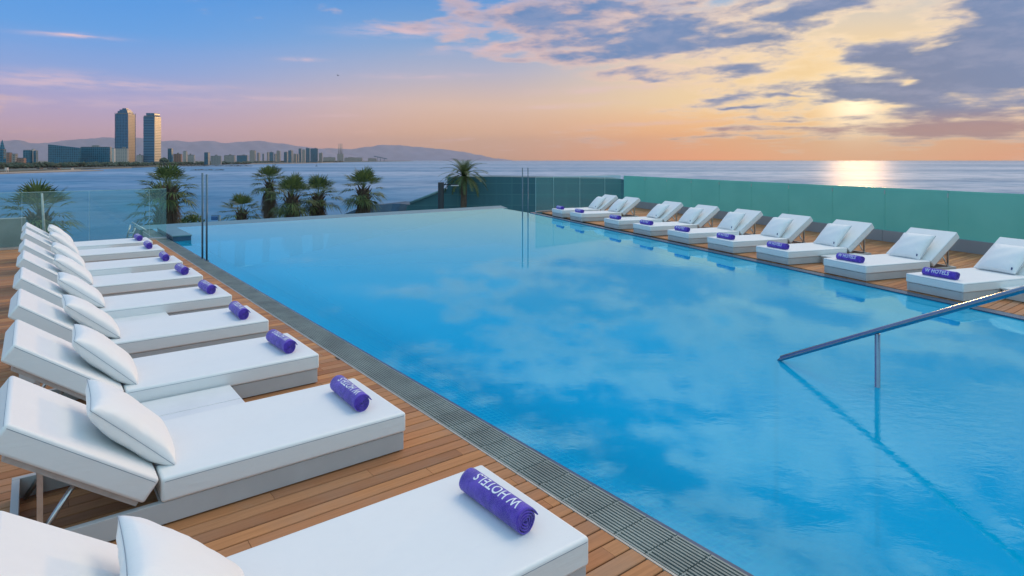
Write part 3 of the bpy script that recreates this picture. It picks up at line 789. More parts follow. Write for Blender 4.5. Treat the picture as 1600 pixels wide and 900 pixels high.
def fan_crown(seed, nl=44, r=1.0, lo=-0.7):
    rnd = random.Random(seed); bm = bmesh.new()
    for i in range(nl):
        f = (i + .5) / nl
        e = lo + (1.45 - lo) * (f ** 1.15) + rnd.uniform(-.12, .12)
        a = i * 2.39996 + rnd.uniform(-.25, .25)
        fan_leaf(bm, Vector((0, 0, 0)), a, e, r * rnd.uniform(.75, 1.0) * (1 - .22 * f), r * rnd.uniform(.70, .92), 15, rnd, .45 - .25 * f)
    return bm
def fan_skirt(seed, nl=40, r=1.0, drop=1.6):
    rnd = random.Random(seed); bm = bmesh.new()
    for i in range(nl):
        f = i / nl
        a = i * 2.39996 + rnd.uniform(-.3, .3)
        fan_leaf(bm, Vector((0, 0, -f * drop)), a, rnd.uniform(-1.35, -.95), r * .45, r * .62, 9, rnd, .9, 1.5)
    return bm
def trunk(h, r0, r1, seed):
    rnd = random.Random(seed); bm = bmesh.new(); n = 26
    pts, rr = [], []
    lean = (rnd.uniform(-.3, .3), rnd.uniform(-.3, .3))
    for i in range(n + 1):
        f = i / n
        pts.append((lean[0] * (f * f - 1), lean[1] * (f * f - 1), -h * (1 - f)))
        rr.append((r0 + (r1 - r0) * f) * (1 + .06 * (i % 2)) * (1.25 if i == 0 else 1))
    bm_tube(bm, pts, rr, 10)
    return bm
def bases_boot(seed, r=.30, hh=1.2):
    """criss-cross leaf bases under the crown"""
    rnd = random.Random(seed); bm = bmesh.new()
    for i in range(60):
        f = i / 60; a = i * 2.39996; z = -hh * (1 - f)
        d = Vector((math.cos(a), math.sin(a), 0)); s = Vector((-d.y, d.x, 0))
        p = d * r * .75 + Vector((0, 0, z))
        v = [bm.verts.new(p + s * .09), bm.verts.new(p - s * .09), bm.verts.new(p - s * .03 + d * .25 + Vector((0, 0, .32))), bm.verts.new(p + s * .03 + d * .25 + Vector((0, 0, .32)))]
        bm.faces.new(v)
    return bm
def palm_meshes(seed, nl, lo, skirt, h, r0, r1, drop=1.6):
    out = {}
    def me(name, bm):
        m = bpy.data.meshes.new(name); bm.to_mesh(m); bm.free(); return m
    out['crown'] = me('crown', fan_crown(seed, nl, 1.0, lo))
    out['dead_fronds'] = me('dead_fronds', fan_skirt(seed + 1, skirt, 1.0, drop))
    out['leaf_bases'] = me('leaf_bases', bases_boot(seed + 3, r1 * 1.2))
    out['trunk'] = me('trunk', trunk(h, r0, r1, seed + 2))
    for k, mm in (('crown', 'leaf'), ('dead_fronds', 'dead'), ('leaf_bases', 'bark'), ('trunk', 'bark')): out[k].materials.append(M[mm])
    return out
PM = [palm_meshes(21, 34, -.55, 46, 11, .26, .19, 1.5), palm_meshes(57, 38, -.85, 60, 9, .36, .30, 1.9), palm_meshes(83, 32, -.6, 30, 9, .34, .28, .8)]
def palm(u, v, d, s, k, label, rz=0.0, skirt=True):
    """u, v: centre of the crown in the photo; s: leaf scale"""
    z = CAMZ + (HV - v) * d / F
    c = at(u, d, z)
    root = empty('palm_tree', (c.x, c.y, PZ), rz, label, 'palm', 'fan palms beyond the pool')
    for nm, me in PM[k].items():
        if nm == 'dead_fronds' and not skirt: continue
        o = bpy.data.objects.new(nm, me); COL.objects.link(o); o.parent = root
        o.location = (0, 0, z - PZ); o.scale = (s, s, s)
        if nm == 'trunk':
            o.scale = (s, s, (z - PZ) / (11 if k == 0 else 9))
    return root
palm(421, 286, 60, 1.42, 0, 'tall slim fan palm with a shaggy brown beard, left of the paired palms', 0.3)
palm(456, 308, 55, 1.62, 1, 'broad bushy fan palm, left one of the two touching palms', 1.3)
palm(497, 307, 58, 1.60, 2, 'looser fan palm, right one of the two touching palms', 2.3)
palm(568, 296, 55, 1.52, 1, 'thick-trunked fan palm standing alone before the open sea', 0.9)
palm(378, 332, 55, 1.35, 2, 'small low fan palm barely rising over the pool edge', 4.0)
palm(264, 296, 34, 1.12, 2, 'fan palm with upright bright leaves, higher of the two behind the pool corner', 5.0)
palm(256, 328, 36, 1.30, 1, 'wide bushy fan palm lower behind the glass by the pool corner', 2.0)
palm(61, 336, 33, 1.40, 1, 'big fan palm seen through the glass fence at the far left', 0.5)

# date palm with feathered fronds
def frond(bm, org, az_, el_, L, rnd):
    d = Vector((math.cos(az_), math.sin(az_), 0)); p = Vector(org); e = el_
    s = Vector((-math.sin(az_), math.cos(az_), 0)); n = 16; st = L / n
    prev = None
    for i in range(n + 1):
        f = i / n
        dirv = d * math.cos(e) + Vector((0, 0, math.sin(e)))
        if prev is not None:
            w = .03 * (1 - f * .8)
            q = [bm.verts.new(prev + s * w), bm.verts.new(prev - s * w), bm.verts.new(p - s * w), bm.verts.new(p + s * w)]
            bm.faces.new(q)
            for sg_ in (-1, 1):
                for hh in (0, .5):
                    ll = L * .24 * (1 - abs(f - .45) * 1.1) * rnd.uniform(.8, 1.1)
                    b0_ = prev.lerp(p, hh)
                    tip = b0_ + dirv * ll * .7 + s * sg_ * ll * .75 + Vector((0, 0, ll * .12))
                    bm.faces.new([bm.verts.new(b0_ - dirv * .035), bm.verts.new(b0_ + dirv * .035), bm.verts.new(tip)])
        prev = p.copy(); p = p + dirv * st; e -= (1.25 + rnd.uniform(-.2, .3)) / n
rnd = random.Random(4); bm = bmesh.new()
for i in range(46):
    f = (i + .5) / 46
    frond(bm, (0, 0, 0), i * 2.39996, -.35 + 1.85 * f + rnd.uniform(-.1, .1), rnd.uniform(2.3, 2.9), rnd)
dz_ = szv(276, 58)
dp = empty('date_palm', at(725.5, 58, PZ), 0, 'slender date palm with feathered fronds before the teal sea wall', 'palm')
o = obj('crown', bm, M['leaf'], dp); o.location = (0, 0, dz_ - PZ)
o = obj('trunk', trunk(dz_ - PZ, .36, .27, 77), M['bark'], dp); o.location = (0, 0, dz_ - PZ)
# rounded bush by the pool corner
bu = empty('shrub', at(301, 30, PZ), 0, 'small dark rounded shrub crown beside the pool corner block', 'shrub')
zc = szv(355, 30) - PZ
bm = bmesh.new(); rr_ = random.Random(6)
for i in range(900):
    a, b_ = rr_.uniform(0, 6.28), rr_.uniform(-.3, 1.5); q = rr_.random() ** .4
    p = Vector((math.cos(a) * math.cos(b_) * .62, math.sin(a) * math.cos(b_) * .6, math.sin(b_) * .62)) * q + Vector((0, 0, zc))
    s1 = Vector((rr_.uniform(-1, 1), rr_.uniform(-1, 1), rr_.uniform(-1, 1))).normalized() * .07; s2 = s1.cross(Vector((rr_.uniform(-1, 1), rr_.uniform(-1, 1), 1))).normalized() * .035
    bm.faces.new([bm.verts.new(p + s1), bm.verts.new(p + s2), bm.verts.new(p - s1), bm.verts.new(p - s2)])
obj('crown', bm, M['leaf'], bu)
bm = bmesh.new(); bm_tube(bm, [(0, 0, 0), (0, 0, zc)], [.16, .08], 8); obj('trunk', bm, M['bark'], bu)

# ------------------------------------------------------------------ decks
def clip_row(poly, t0):
    """interval of the row y = t0 inside a convex polygon given in (n, t)"""
    xs = []
    for (x0, y0), (x1, y1) in zip(poly, poly[1:] + poly[:1]):
        if (y0 - t0) * (y1 - t0) < 0: xs.append(x0 + (x1 - x0) * (t0 - y0) / (y1 - y0))
    return (min(xs), max(xs)) if len(xs) >= 2 else None
def boards(name, poly, seed):
    rnd = random.Random(seed); V, Fc = [], []
    t0 = min(p[1] for p in poly); t1 = max(p[1] for p in poly); pitch = 0.101; g = 0.0042; ch = 0.0035
    k = 0; t = t0 + pitch / 2
    while t < t1:
        iv = clip_row(poly, t)
        if iv:
            x = iv[0]; nxt = x + rnd.uniform(.4, 2.4)
            while x < iv[1] - .02:
                e = min(nxt, iv[1]); a, b_ = x + .0012, e - .0012; y0, y1 = t - pitch / 2 + g, t + pitch / 2 - g
                zz = rnd.uniform(-.0012, .0)
                i = len(V)
                V += [(a, y0, -.022), (b_, y0, -.022), (b_, y1, -.022), (a, y1, -.022), (a, y0, zz - ch), (b_, y0, zz - ch), (b_, y1, zz - ch), (a, y1, zz - ch),
                      (a, y0 + ch, zz), (b_, y0 + ch, zz), (b_, y1 - ch, zz), (a, y1 - ch, zz)]
                for f in ((8, 9, 10, 11), (4, 5, 9, 8), (10, 6, 7, 11), (0, 1, 5, 4), (2, 3, 7, 6), (1, 2, 6, 10, 9, 5), (3, 0, 4, 8, 11, 7)): Fc.append(tuple(i + q for q in f))
                x = e; nxt = x + rnd.uniform(1.6, 2.6)
        t += pitch
    o = obj(name, (V, Fc), M['wood']); o.rotation_euler = (0, 0, TH)
    return tag(o, kind='structure')
def toNT(p): return (p.dot(N), p.dot(T))
FENCE_T = 17.0
boards('pool_deck', [(-8.0, -5.0), (2.322, -5.0), (2.322, FENCE_T + .05), (-8.0, FENCE_T + .05)], 3)
ud = obj('deck_slab', prism([nt_(-8, -5), nt_(2.322, -5), nt_(2.322, FENCE_T + .05), nt_(-8, FENCE_T + .05)], -.4, -.024), M['under']); tag(ud, kind='structure')
EDGE_R = 8.25
A_far = P(837, 332); W_end = P(970, 321.4)
rd = [bb(EDGE_R + .15, 2.2), bb(13.16, -1.5), bb(13.16, W_end.dot(B1)), A_far + B2 * .25]
boards('pool_deck', [toNT(p) for p in rd], 7)
ud = obj('deck_slab', prism(rd, -.4, -.024), M['under']); tag(ud, kind='structure')

# ------------------------------------------------------------------ pool
PN = 2.625
far_l = nt_(PN, 19.35); far_r = P(784.5, 325)
pool = [nt_(PN, -2.0), far_l, far_r, bb(EDGE_R, A_far.dot(B1)), bb(EDGE_R, 3.0)]
far_l = far_r - N * (far_r.dot(N) - PN); pool[1] = far_l
WZ = -0.012
pw_ = obj('pool_water', ([(p.x, p.y, WZ) for p in pool], [(0, 1, 2, 3, 4)][:1]), M['water'])
bm = bmesh.new(); bm.from_mesh(pw_.data); fix(bm)
for f in bm.faces:
    if f.normal.z < 0: f.normal_flip()
bm.to_mesh(pw_.data); bm.free(); tag(pw_, kind='structure')
# basin: floor, walls and the shallow tiled lip along the left edge (built in the left deck's frame so the mosaic lines up)
bm = bmesh.new()
q = [Vector((*toNT(p), 0)) for p in pool]
prof_ = [(0, -.016), (.22, -.05), (.5, -.16), (.85, -.40), (1.25, -.72), (1.7, -1.05), (2.3, -1.34)]
for k_, ((a0, z0), (a1, z1)) in enumerate(zip(prof_, prof_[1:])):
    bm.faces.new([bm.verts.new(p) for p in ((PN + a0, -2.0, z0), (PN + a0, q[1].y, z0), (PN + a1, q[1].y, z1), (PN + a1, -2.0, z1))]).material_index = 1 if k_ < 3 else 0
inner = [Vector((PN + 2.3, -2.0, 0)), Vector((PN + 2.3, q[1].y, 0))] + q[2:]
tops = [bm.verts.new((p.x, p.y, -1.345 if i < 2 else -.02)) for i, p in enumerate(inner)]
bots = [bm.verts.new((p.x, p.y, -1.35)) for p in inner]
bm.faces.new(bots)
for i in range(len(inner)): bm.faces.new((tops[i], tops[(i + 1) % len(inner)], bots[(i + 1) % len(inner)], bots[i]))
bs = obj('pool_basin', bm, M['tile']); bs.data.materials.append(M['lip']); bs.rotation_euler = (0, 0, TH); tag(bs, kind='structure')
# right coping, near surround, far gutter
cp = obj('pool_coping', prism([bb(EDGE_R - .004, 2.9), bb(EDGE_R + .17, 2.9), bb(EDGE_R + .17, A_far.dot(B1) + .1), bb(EDGE_R - .004, A_far.dot(B1))], -.3, .004), M['coping']); tag(cp, kind='structure')
gt = obj('pool_gutter', prism([far_l - N * .3 + T * .02, far_r + T * .02 + N * .3, far_r + T * 1.3 + N * .9, far_l + T * 1.3 - N * .3], -.5, -.02), M['render_teal']); tag(gt, kind='structure')
ns_ = obj('near_deck', prism([nt_(PN + .01, -2.02), bb(EDGE_R, 2.98), bb(13, -1.6), nt_(PN + .01, -8)], -.4, -.001), M['concrete']); tag(ns_, kind='structure')

# overflow grate along the left edge
def grate():
    V, Fc = [], []
    def box(x0, x1, y0, y1, z0, z1):
        i = len(V)
        V.extend([(x0, y0, z0), (x1, y0, z0), (x1, y1, z0), (x0, y1, z0), (x0, y0, z1), (x1, y0, z1), (x1, y1, z1), (x0, y1, z1)])
        for f in ((4, 5, 6, 7), (0, 1, 5, 4), (1, 2, 6, 5), (2, 3, 7, 6), (3, 0, 4, 7)): Fc.append(tuple(i + q for q in f))
    x0, x1 = 2.338, 2.600; n = 12; pit = (x1 - x0) / n; t = -2.0
    while t < 19.2:
        for k in range(n):
            xa = x0 + k * pit
            j = random.uniform(-.0008, .0008)
            a, b_ = t + .004, t + .198
            if k in (1, n - 2): a += .012; b_ -= .006
            box(xa + .0055 + j, xa + pit - .0055 + j, a, b_, -.022, -.001 + random.uniform(-.0006, .0006))
        box(x0, x1, t + .05, t + .06, -.03, -.012); box(x0, x1, t + .145, t + .155, -.03, -.012)
        for xs in (x0 + pit * 1.0, x0 + pit * (n - 2)):
            box(xs - .002, xs + pit + .002, t - .012, t - .004, -.022, -.0005); box(xs + pit * .35, xs + pit * .65, t - .012, t + .016, -.022, -.0007)
        t += .2
    return V, Fc
g = obj('drain_grate', grate(), M['grate']); g.rotation_euler = (0, 0, TH); tag(g, 'long slatted drain grate along the left pool edge', 'grate')
ch = obj('grate_channel', prism([nt_(2.33, -2), nt_(2.62, -2), nt_(2.62, 19.3), nt_(2.33, 19.3)], -.12, -.045), M['dark']); tag(ch, kind='structure')
tm = obj('edge_strip', prism([nt_(2.323, -2), nt_(2.336, -2), nt_(2.336, 19.2), nt_(2.323, 19.2)], -.12, .0015), M['trim']); tag(tm, kind='structure')
tm = obj('edge_strip', prism([nt_(2.602, -2), nt_(2.628, -2), nt_(2.628, 19.3), nt_(2.602, 19.3)], -.3, -.010), M['coping']); tag(tm, kind='structure')
# raised block at the far left pool corner
cb = empty('corner_block', nt_(2.80, 17.62), TH, 'low teal slab block at the far left pool corner', 'block')
bm = bmesh.new(); bm_box(bm, -.19, .20, -1.15, 1.18, -.3, .09, bev=.004); obj('body', bm, M['coping'], cb)
bm = bmesh.new(); bm_box(bm, -.20, .215, -1.17, 1.20, .093, .118, bev=.004); obj('top_slab', bm, M['render_teal'], cb)
# podium under everything
pd = obj('terrace_podium', prism([nt_(-8, -6), nt_(-8, FENCE_T + .2), nt_(2.2, FENCE_T + .2), far_l + T * 1.25 - N * .25, far_r + T * 1.25 + N * .8, W_end + B1 * .4 + B2 * .2, bb(13.4, -2)], SEA, -1.5), M['concrete']); tag(pd, kind='structure')

# ------------------------------------------------------------------ frosted wall on the right
fw = empty('glass_wall', bb(13.15, 0), math.atan2(B1.y, B1.x), 'long frosted green glass wall on a grey plinth behind the right loungers', 'glass wall')
tj = P(1298, 365.6).dot(B1); te = W_end.dot(B1)
js = [te]
t = tj
while t < te - .4: js.append(t); t += 1.49
js = sorted(js); t = tj - 1.49
while t > -2: js.insert(0, t); t -= 1.49
bm = bmesh.new(); a = js[0]
for a, b_ in zip(js, js[1:]): bm_box(bm, a + .003, b_ - .003, -.18, .02, 0, .255, bev=.003)
obj('plinth', bm, M['plinth'], fw)
for a, b_ in zip(js, js[1:]):
    bm = bmesh.new(); bm_box(bm, a + .005, b_ - .005, -.075, -.055, .245, 1.25, bev=.003)
    pn = obj('glass_panel', bm, M['frosted'], fw)
    bm = bmesh.new(); bm_box(bm, b_ - .009, b_ + .009, -.054, -.038, 1.10, 1.19); obj('clamp', bm, M['alu'], pn)
# frosted wall's y axis: B1 x z -> left normal is -B2, so negative local y is outward, towards the sea

# clear fence at the far end of the right deck
def fence(name, a, b_, joints, h, label, z0=0.05):
    a, b_ = Vector(a), Vector(b_); d = (b_ - a); L = d.length
    root = empty(name, a, math.atan2(d.y, d.x), label, 'glass fence')
    js = [0] + joints + [L]
    for q0, q1 in zip(js, js[1:]):
        bm = bmesh.new(); v = [bm.verts.new((q0 + .006, 0, z0)), bm.verts.new((q1 - .006, 0, z0)), bm.verts.new((q1 - .006, 0, h)), bm.verts.new((q0 + .006, 0, h))]
        bm.faces.new(v)
        pn = obj('glass_panel', bm, M['glass'], root)
        bm = bmesh.new(); bm_box(bm, q0 + .004, q1 - .004, -.006, .006, h + .001, h + .009); bm_box(bm, q0 + .001, q0 + .0055, -.006, .006, z0, h); obj('polished_edge', bm, M['glass_edge'], pn)
    bm = bmesh.new(); bm_box(bm, 0, L, -.035, .035, 0, z0 - .004); obj('base_channel', bm, M['alu'], root)
    return root
dF = (W_end - A_far); LF = dF.length
def at_x(u, a, d):       # where the vertical plane through a along d meets photo column u
    k = (u - CU) / F; s = (a.x - k * a.y) / (k * d.y - d.x); return s
jf = sorted(at_x(u, A_far, dF.normalized()) for u in (865, 906, 945))
fence('glass_fence', A_far, W_end, jf, 1.27, 'clear glass fence closing the far end of the right deck')
fa, fb_ = nt_(-7.0, FENCE_T), nt_(2.56, FENCE_T)
jl = sorted(at_x(u, fa, N) for u in (34, 139, 233))
fence('glass_fence', fa, fb_, [jl[0] - 3.0] + jl, 1.2, 'clear glass fence behind the farthest left lounger')

# slim steel posts at the pool's edge
def post(p, h, label):
    r = empty('steel_post', p, 0, label, 'post', 'slim steel posts at the pool')
    bm = bmesh.new(); bm_tube(bm, [(0, 0, 0), (0, 0, h)], .018, 10); obj('tube', bm, M['darksteel'], r)
    bm = bmesh.new(); bm_tube(bm, [(0, 0, .001), (0, 0, .012)], .045, 12); obj('foot_plate', bm, M['darksteel'], r)
    return r
p = P(316.3, 404); p2 = P(323, 407)
post(Vector((p.x, p.y, -.01)), 1.66, 'slim dark post on the grate, left of the near pair')
post(Vector((p2.x, p2.y, -.01)), 1.64, 'slim dark post on the grate, right of the near pair')
for u, lb in ((816.4, 'slim dark post in the far pool water, left of the pair'), (825, 'slim dark post in the far pool water, right of the pair')):
    p = P(u, 339.5); post(Vector((p.x, p.y, -1.35)), 1.35 + 1.645, lb)

# grey parapet, white pole and ladder frame beyond the left fence
gp = obj('parapet_wall', prism([nt_(-9.5, FENCE_T + .45), nt_(-.12, FENCE_T + .45), nt_(-.12, FENCE_T + .7), nt_(-9.5, FENCE_T + .7)], -.4, .62), M['concrete'])
tag(gp, 'plain grey concrete parapet behind the glass fence at the far left', 'wall')
bm = bmesh.new(); p0, p1 = at(70, 17.5, -.4), at(65.5, 17.5, szv(302, 17.5)); bm_tube(bm, [p0, p1], [.04, .025], 8)
wp = obj('pole', bm, M['pale']); tag(wp, 'thin leaning pale pole before the far left palm', 'pole')
ld = empty('ladder', nt_(1.35, FENCE_T + .85, -.35), TH, 'metal step ladder frame with a sloping handrail behind the glass fence', 'ladder')
def lp_(u, v, d): return ld.matrix_world.inverted() @ at(u, d, szv(v, d))
bpy.context.view_layer.update()
dd = 17.2
for a, b_, nm in (((197.5, 375), (203.5, 351), 'rail'), ((206.5, 375), (211, 356), 'rail'), ((206, 347), (232, 362), 'handrail'), ((232, 362), (232, 376), 'post'), ((199, 364), (209, 364), 'rung'), ((198, 370), (208, 370), 'rung')):
    bm = bmesh.new(); bm_tube(bm, [lp_(*a, dd), lp_(*b_, dd)], .018, 6); obj(nm, bm, M['alu'], ld)

# ------------------------------------------------------------------ handrail in the pool
hr = empty('handrail', (2.62, 5.95, 0), 0, 'steel pool handrail sloping down into the water at the right', 'handrail')
e0, e1 = P(1216, 561, 0.0), Vector(((1600 - CU) / F * 4.48, 4.48, 0)); e1.z = CAMZ - (452 - HV) * 4.48 / F
dv = (e1 - e0); dh = Vector((dv.x, dv.y, 0)).normalized()
hr.location = (e0.x, e0.y, 0); off = Vector((e0.x, e0.y, 0))
top_ = e1 + dh * .12 + Vector((0, 0, .04)); flat = e1 + dh * .32 + Vector((0, 0, .055)); end = e1 + dh * 1.5 + Vector((0, 0, .055))
bm = bmesh.new(); bm_tube(bm, [e0 - dh * .02 + Vector((0, 0, -.25)) - off, e0 - dh * .02 + Vector((0, 0, -.04)) - off, e0 + dv * .02 - off, e0 + dv * .5 - off, e1 - off, top_ - off, flat - off, end - off, end + dh * .12 + Vector((0, 0, -.12)) - off, end + dh * .12 + Vector((0, 0, -1.1)) - off], .0245, 16)
obj('rail', bm, M['steel'], hr)
k = 0.455
dk = dv.normalized()
pm = e0 + dv * ((1371 - CU) / F * e0.y - e0.x) / (dv.x - (1371 - CU) / F * dv.y)
for nm_, q in (('post', pm), ('post', e0 - dh * .02)):
    zt = q.z - .022 if q is pm else -.24
    bm = bmesh.new(); bm_tube(bm, [Vector((q.x, q.y, zt)) - off, Vector((q.x, q.y, -1.34)) - off], .021, 14); obj(nm_, bm, M['steel'], hr)

# ------------------------------------------------------------------ loungers, pillows, towels, tables
LW, FL, TOPZ, BASEZ = 0.83, 1.41, 0.25, 0.122
BA, BL = R(36), 0.765
def cushion(x0, x1, z0, z1, m=None):
    bm = bmesh.new(); bm_box(bm, x0, x1, -LW / 2, LW / 2, z0, z1, bev=.017, seg=3)
    if m is not None:
        for v in bm.verts: v.co = m @ v.co
    for f in bm.faces: f.smooth = len(f.verts) == 4 and f.calc_area() < .05
    return bm
def seam(x0, x1, z, m=None):
    bm = bmesh.new(); w = LW / 2 - .0005
    for y in (-w, w): bm_box(bm, x0 + .015, x1 - .015, y - .001, y + .001, z - .0014, z + .0014)
    for x in (x0 + .0005, x1 - .0005): bm_box(bm, x - .001, x + .001, -w + .015, w - .015, z - .0014, z + .0014)
    if m is not None:
        for v in bm.verts: v.co = m @ v.co
    return bm
def make_lounger():
    r = empty('sun_lounger', (0, 0, 0), 0, 'x', 'sun lounger')
    bm = bmesh.new(); L = 2.03; w = LW / 2 - .012
    for y in (-1, 1): bm_box(bm, -L, -.012, y * w - (.036 if y > 0 else 0), y * w + (.036 if y < 0 else 0), .008, BASEZ - .002, bev=.002)
    bm_box(bm, -.046, -.0125, -w + .037, w - .037, .008, BASEZ - .0025, bev=.002)
    bm_box(bm, -L + .0005, -L + .036, -w + .037, w - .037, .008, BASEZ - .0025, bev=.002)
    bm_box(bm, -FL, -.05, -w + .04, w - .04, BASEZ - .03, BASEZ - .005)
    obj('base_frame', bm, M['laminate'], r)
    ms = obj('mattress', cushion(-FL, 0, BASEZ, TOPZ), M['vinyl'], r)
    obj('seam', seam(-FL, 0, TOPZ - .019), M['seam'], ms)
    m = Matrix.Translation((-FL - .004, 0, TOPZ)) @ Matrix.Rotation(BA, 4, 'Y')
    bk = obj('backrest', cushion(-BL, 0, -.128, 0, m), M['vinyl'], r)
    obj('seam', seam(-BL, 0, -.019, m), M['seam'], bk)
    bm = bmesh.new(); bm_box(bm, -BL + .09, -.02, -LW / 2 + .03, LW / 2 - .03, -.156, -.129, mat=m); obj('backrest_board', bm, M['board'], bk)
    def bp(s, y): return m @ Vector((-s, y, -.156))
    for y in (-1, 1):
        yy = y * (LW / 2 - .07)
        a = bp(.50, yy); bm = bmesh.new(); bm_box(bm, a.x - .012, a.x + .012, yy - .012, yy + .012, .008, a.z + .004); obj('strut', bm, M['alu'], r)
        a = bp(.33, yy); b_ = Vector((a.x - .20, yy, .01))
        bm = bmesh.new(); bm_tube(bm, [a, b_], .013, 4); obj('strut', bm, M['alu'], r)
    return r
def pillow_mesh():
    n = 30; a = .275; th = .090; rnd = random.Random(2)
    bm = bmesh.new(); top_v, bot_v = {}, {}
    for i in range(n + 1):
        for j in range(n + 1):
            u = -1 + 2 * i / n; v = -1 + 2 * j / n
            u = math.sin(u * math.pi / 2) * .35 + u * .65; v = math.sin(v * math.pi / 2) * .35 + v * .65
            x = a * u * (1 - .05 * (1 - v * v)); y = a * v * (1 - .05 * (1 - u * u))
            h = th * max(0, (1 - abs(u) ** 2.6) * (1 - abs(v) ** 2.6)) ** .40
            ang = math.atan2(v, u); rad = math.hypot(u, v)
            wr_ = .0045 * math.sin(ang * 21 + 2.2 * math.sin(ang * 3)) * max(0, rad - .55) * min(1, h / .03)
            wr_ += .003 * math.sin(u * 7 + v * 5) * (h / th)
            bd = i in (0, n) or j in (0, n)
            top_v[i, j] = bm.verts.new((x, y, 0 if bd else h + wr_))
            bot_v[i, j] = top_v[i, j] if bd else bm.verts.new((x, y, -(h * .92 + wr_ * .8)))
    for i in range(n):
        for j in range(n):
            bm.faces.new((top_v[i, j], top_v[i + 1, j], top_v[i + 1, j + 1], top_v[i, j + 1]))
            bm.faces.new((bot_v[i, j], bot_v[i, j + 1], bot_v[i + 1, j + 1], bot_v[i + 1, j]))
    loop = [top_v[i, 0].co.copy() for i in range(n)] + [top_v[n, j].co.copy() for j in range(n)] + [top_v[n - i, n].co.copy() for i in range(n)] + [top_v[0, n - j].co.copy() for j in range(n)]
    for f in bm.faces: f.smooth = True
    return fix(bm), loop
def make_pillow():
    r = empty('pillow', (0, 0, 0), 0, 'x', 'pillow')
    bm, loop = pillow_mesh(); obj('cover', bm, M['pillow'], r)
    bm = bmesh.new(); c = [p * 1.004 for p in loop]
    bm_tube(bm, c + [c[0]], .0014, 5, cap=False); obj('piping', bm, M['seam'], r)
    bm = bmesh.new(); vs = bm_box(bm, -.016, .016, -.008, .008, -.001, .001)
    for v in vs: v.co = Vector((.215 + v.co.x, .222 + v.co.y, .052 + v.co.z - v.co.x * .55 - v.co.y * .55))
    obj('tag', bm, M['tagcloth'], r)
    return r
# rolled towel
TR, TP, TEND = .062, .0118, R(-18)
def tr_at(a): return TR - TP * (((a - TEND) % (2 * math.pi)) / (2 * math.pi))
def make_towel():
    r = empty('rolled_towel', (0, 0, 0), 0, 'x', 'towel')
    turns = 4.6; n = int(turns * 30); thk = .0099; L = .46; rnd = random.Random(3)
    bm = bmesh.new(); rows = []
    for i in range(n + 1):
        f = i / n * turns * 2 * math.pi                # measured inward from the outer end
        a = TEND + f; rr = TR - TP * f / (2 * math.pi)
        wob = 1 + (.02 * math.sin(f * 1.7) + .015 * math.sin(f * 4.1)) * min(1, f / 6)
        ro, ri = rr * wob, max(.002, (rr - thk) * wob)
        if f < .25: ro += (.25 - f) * .02; ri += (.25 - f) * .02
        ye = L / 2 + .004 * math.sin(f * 2.3) - .0012 * f / 6
        ys = -L / 2 - .004 * math.sin(f * 1.9 + 1) + .0012 * f / 6
        row = []
        for q, y in enumerate((ys, ys + .012, 0, ye - .012, ye)):
            row.append(bm.verts.new(((ro - (.0018 if q in (0, 4) else 0)) * math.cos(a), y, (ro - (.0018 if q in (0, 4) else 0)) * math.sin(a))))
        for y in (ye, ys):
            row.append(bm.verts.new(((ri + .0015) * math.cos(a), y, (ri + .0015) * math.sin(a))))
        rows.append(row)
    for r0, r1 in zip(rows, rows[1:]):
        for k in range(7):
            k2 = (k + 1) % 7
            bm.faces.new((r0[k], r0[k2], r1[k2], r1[k])).smooth = k < 4
    bm.faces.new(rows[0]); bm.faces.new(list(reversed(rows[-1])))
    obj('roll', fix(bm), M['towel'], r)
    cu = bpy.data.curves.new('lettering', 'FONT'); cu.body = 'W HOTELS'; cu.size = .062; cu.align_x = 'CENTER'; cu.align_y = 'CENTER'; cu.resolution_u = 4; cu.space_character = 1.06; cu.offset = .0007
    to = bpy.data.objects.new('lettering_source', cu); COL.objects.link(to); bpy.context.view_layer.update()
    me = bpy.data.meshes.new_from_object(to.evaluated_get(bpy.context.evaluated_depsgraph_get()))
    bpy.data.objects.remove(to, do_unlink=True); bpy.data.curves.remove(cu)
    bm = bmesh.new(); bm.from_mesh(me); bmesh.ops.remove_doubles(bm, verts=bm.verts, dist=1e-6); bmesh.ops.triangulate(bm, faces=bm.faces)
    for it in range(5):
        es = [e for e in bm.edges if e.calc_length() > .009]
        if not es: break
        bmesh.ops.subdivide_edges(bm, edges=es, cuts=1); bmesh.ops.triangulate(bm, faces=bm.faces)
    xs = [v.co.x for v in bm.verts]; k = .335 / (max(xs) - min(xs)); cx = (max(xs) + min(xs)) / 2
    for v in bm.verts:
        a = R(64) + (v.co.y * k * 1.22) / TR
        rr = tr_at(a) + .0016
        v.co = Vector((rr * math.cos(a), -0 + (v.co.x - cx) * k - .02, rr * math.sin(a)))
    bmesh.ops.recalc_face_normals(bm, faces=bm.faces)
    obj('lettering', bm, M['lettering'], r)
    return r
def make_table():
    r = empty('side_table', (0, 0, 0), 0, 'x', 'side table')
    for k, (y0, y1) in enumerate(((-.345, -.004), (.004, .345))):
        bm = bmesh.new(); bm_box(bm, -1.55, -.72, y0, y1, .128, .15, bev=.003); obj('top_board', bm, M['laminate_top'], r)
    bm = bmesh.new(); bm_box(bm, -1.53, -.74, -.33, .33, .004, .127, bev=.003); obj('base', bm, M['laminate'], r)
    return r

ORD = ['nearest', 'second', 'third', 'fourth', 'fifth', 'sixth', 'seventh', 'eighth', 'farthest']
lpix = [(922, 838), (629.4, 645.6), (497, 553), (417, 500), (360.5, 461), (317.5, 430), (286.5, 408.5), (258.5, 389), (240, 376.5)]
FOOT_N = 1.937
left_pos = []
for u, v in lpix:
    t = P(u, v, TOPZ).dot(T); left_pos.append(nt_(FOOT_N, t + LW / 2))
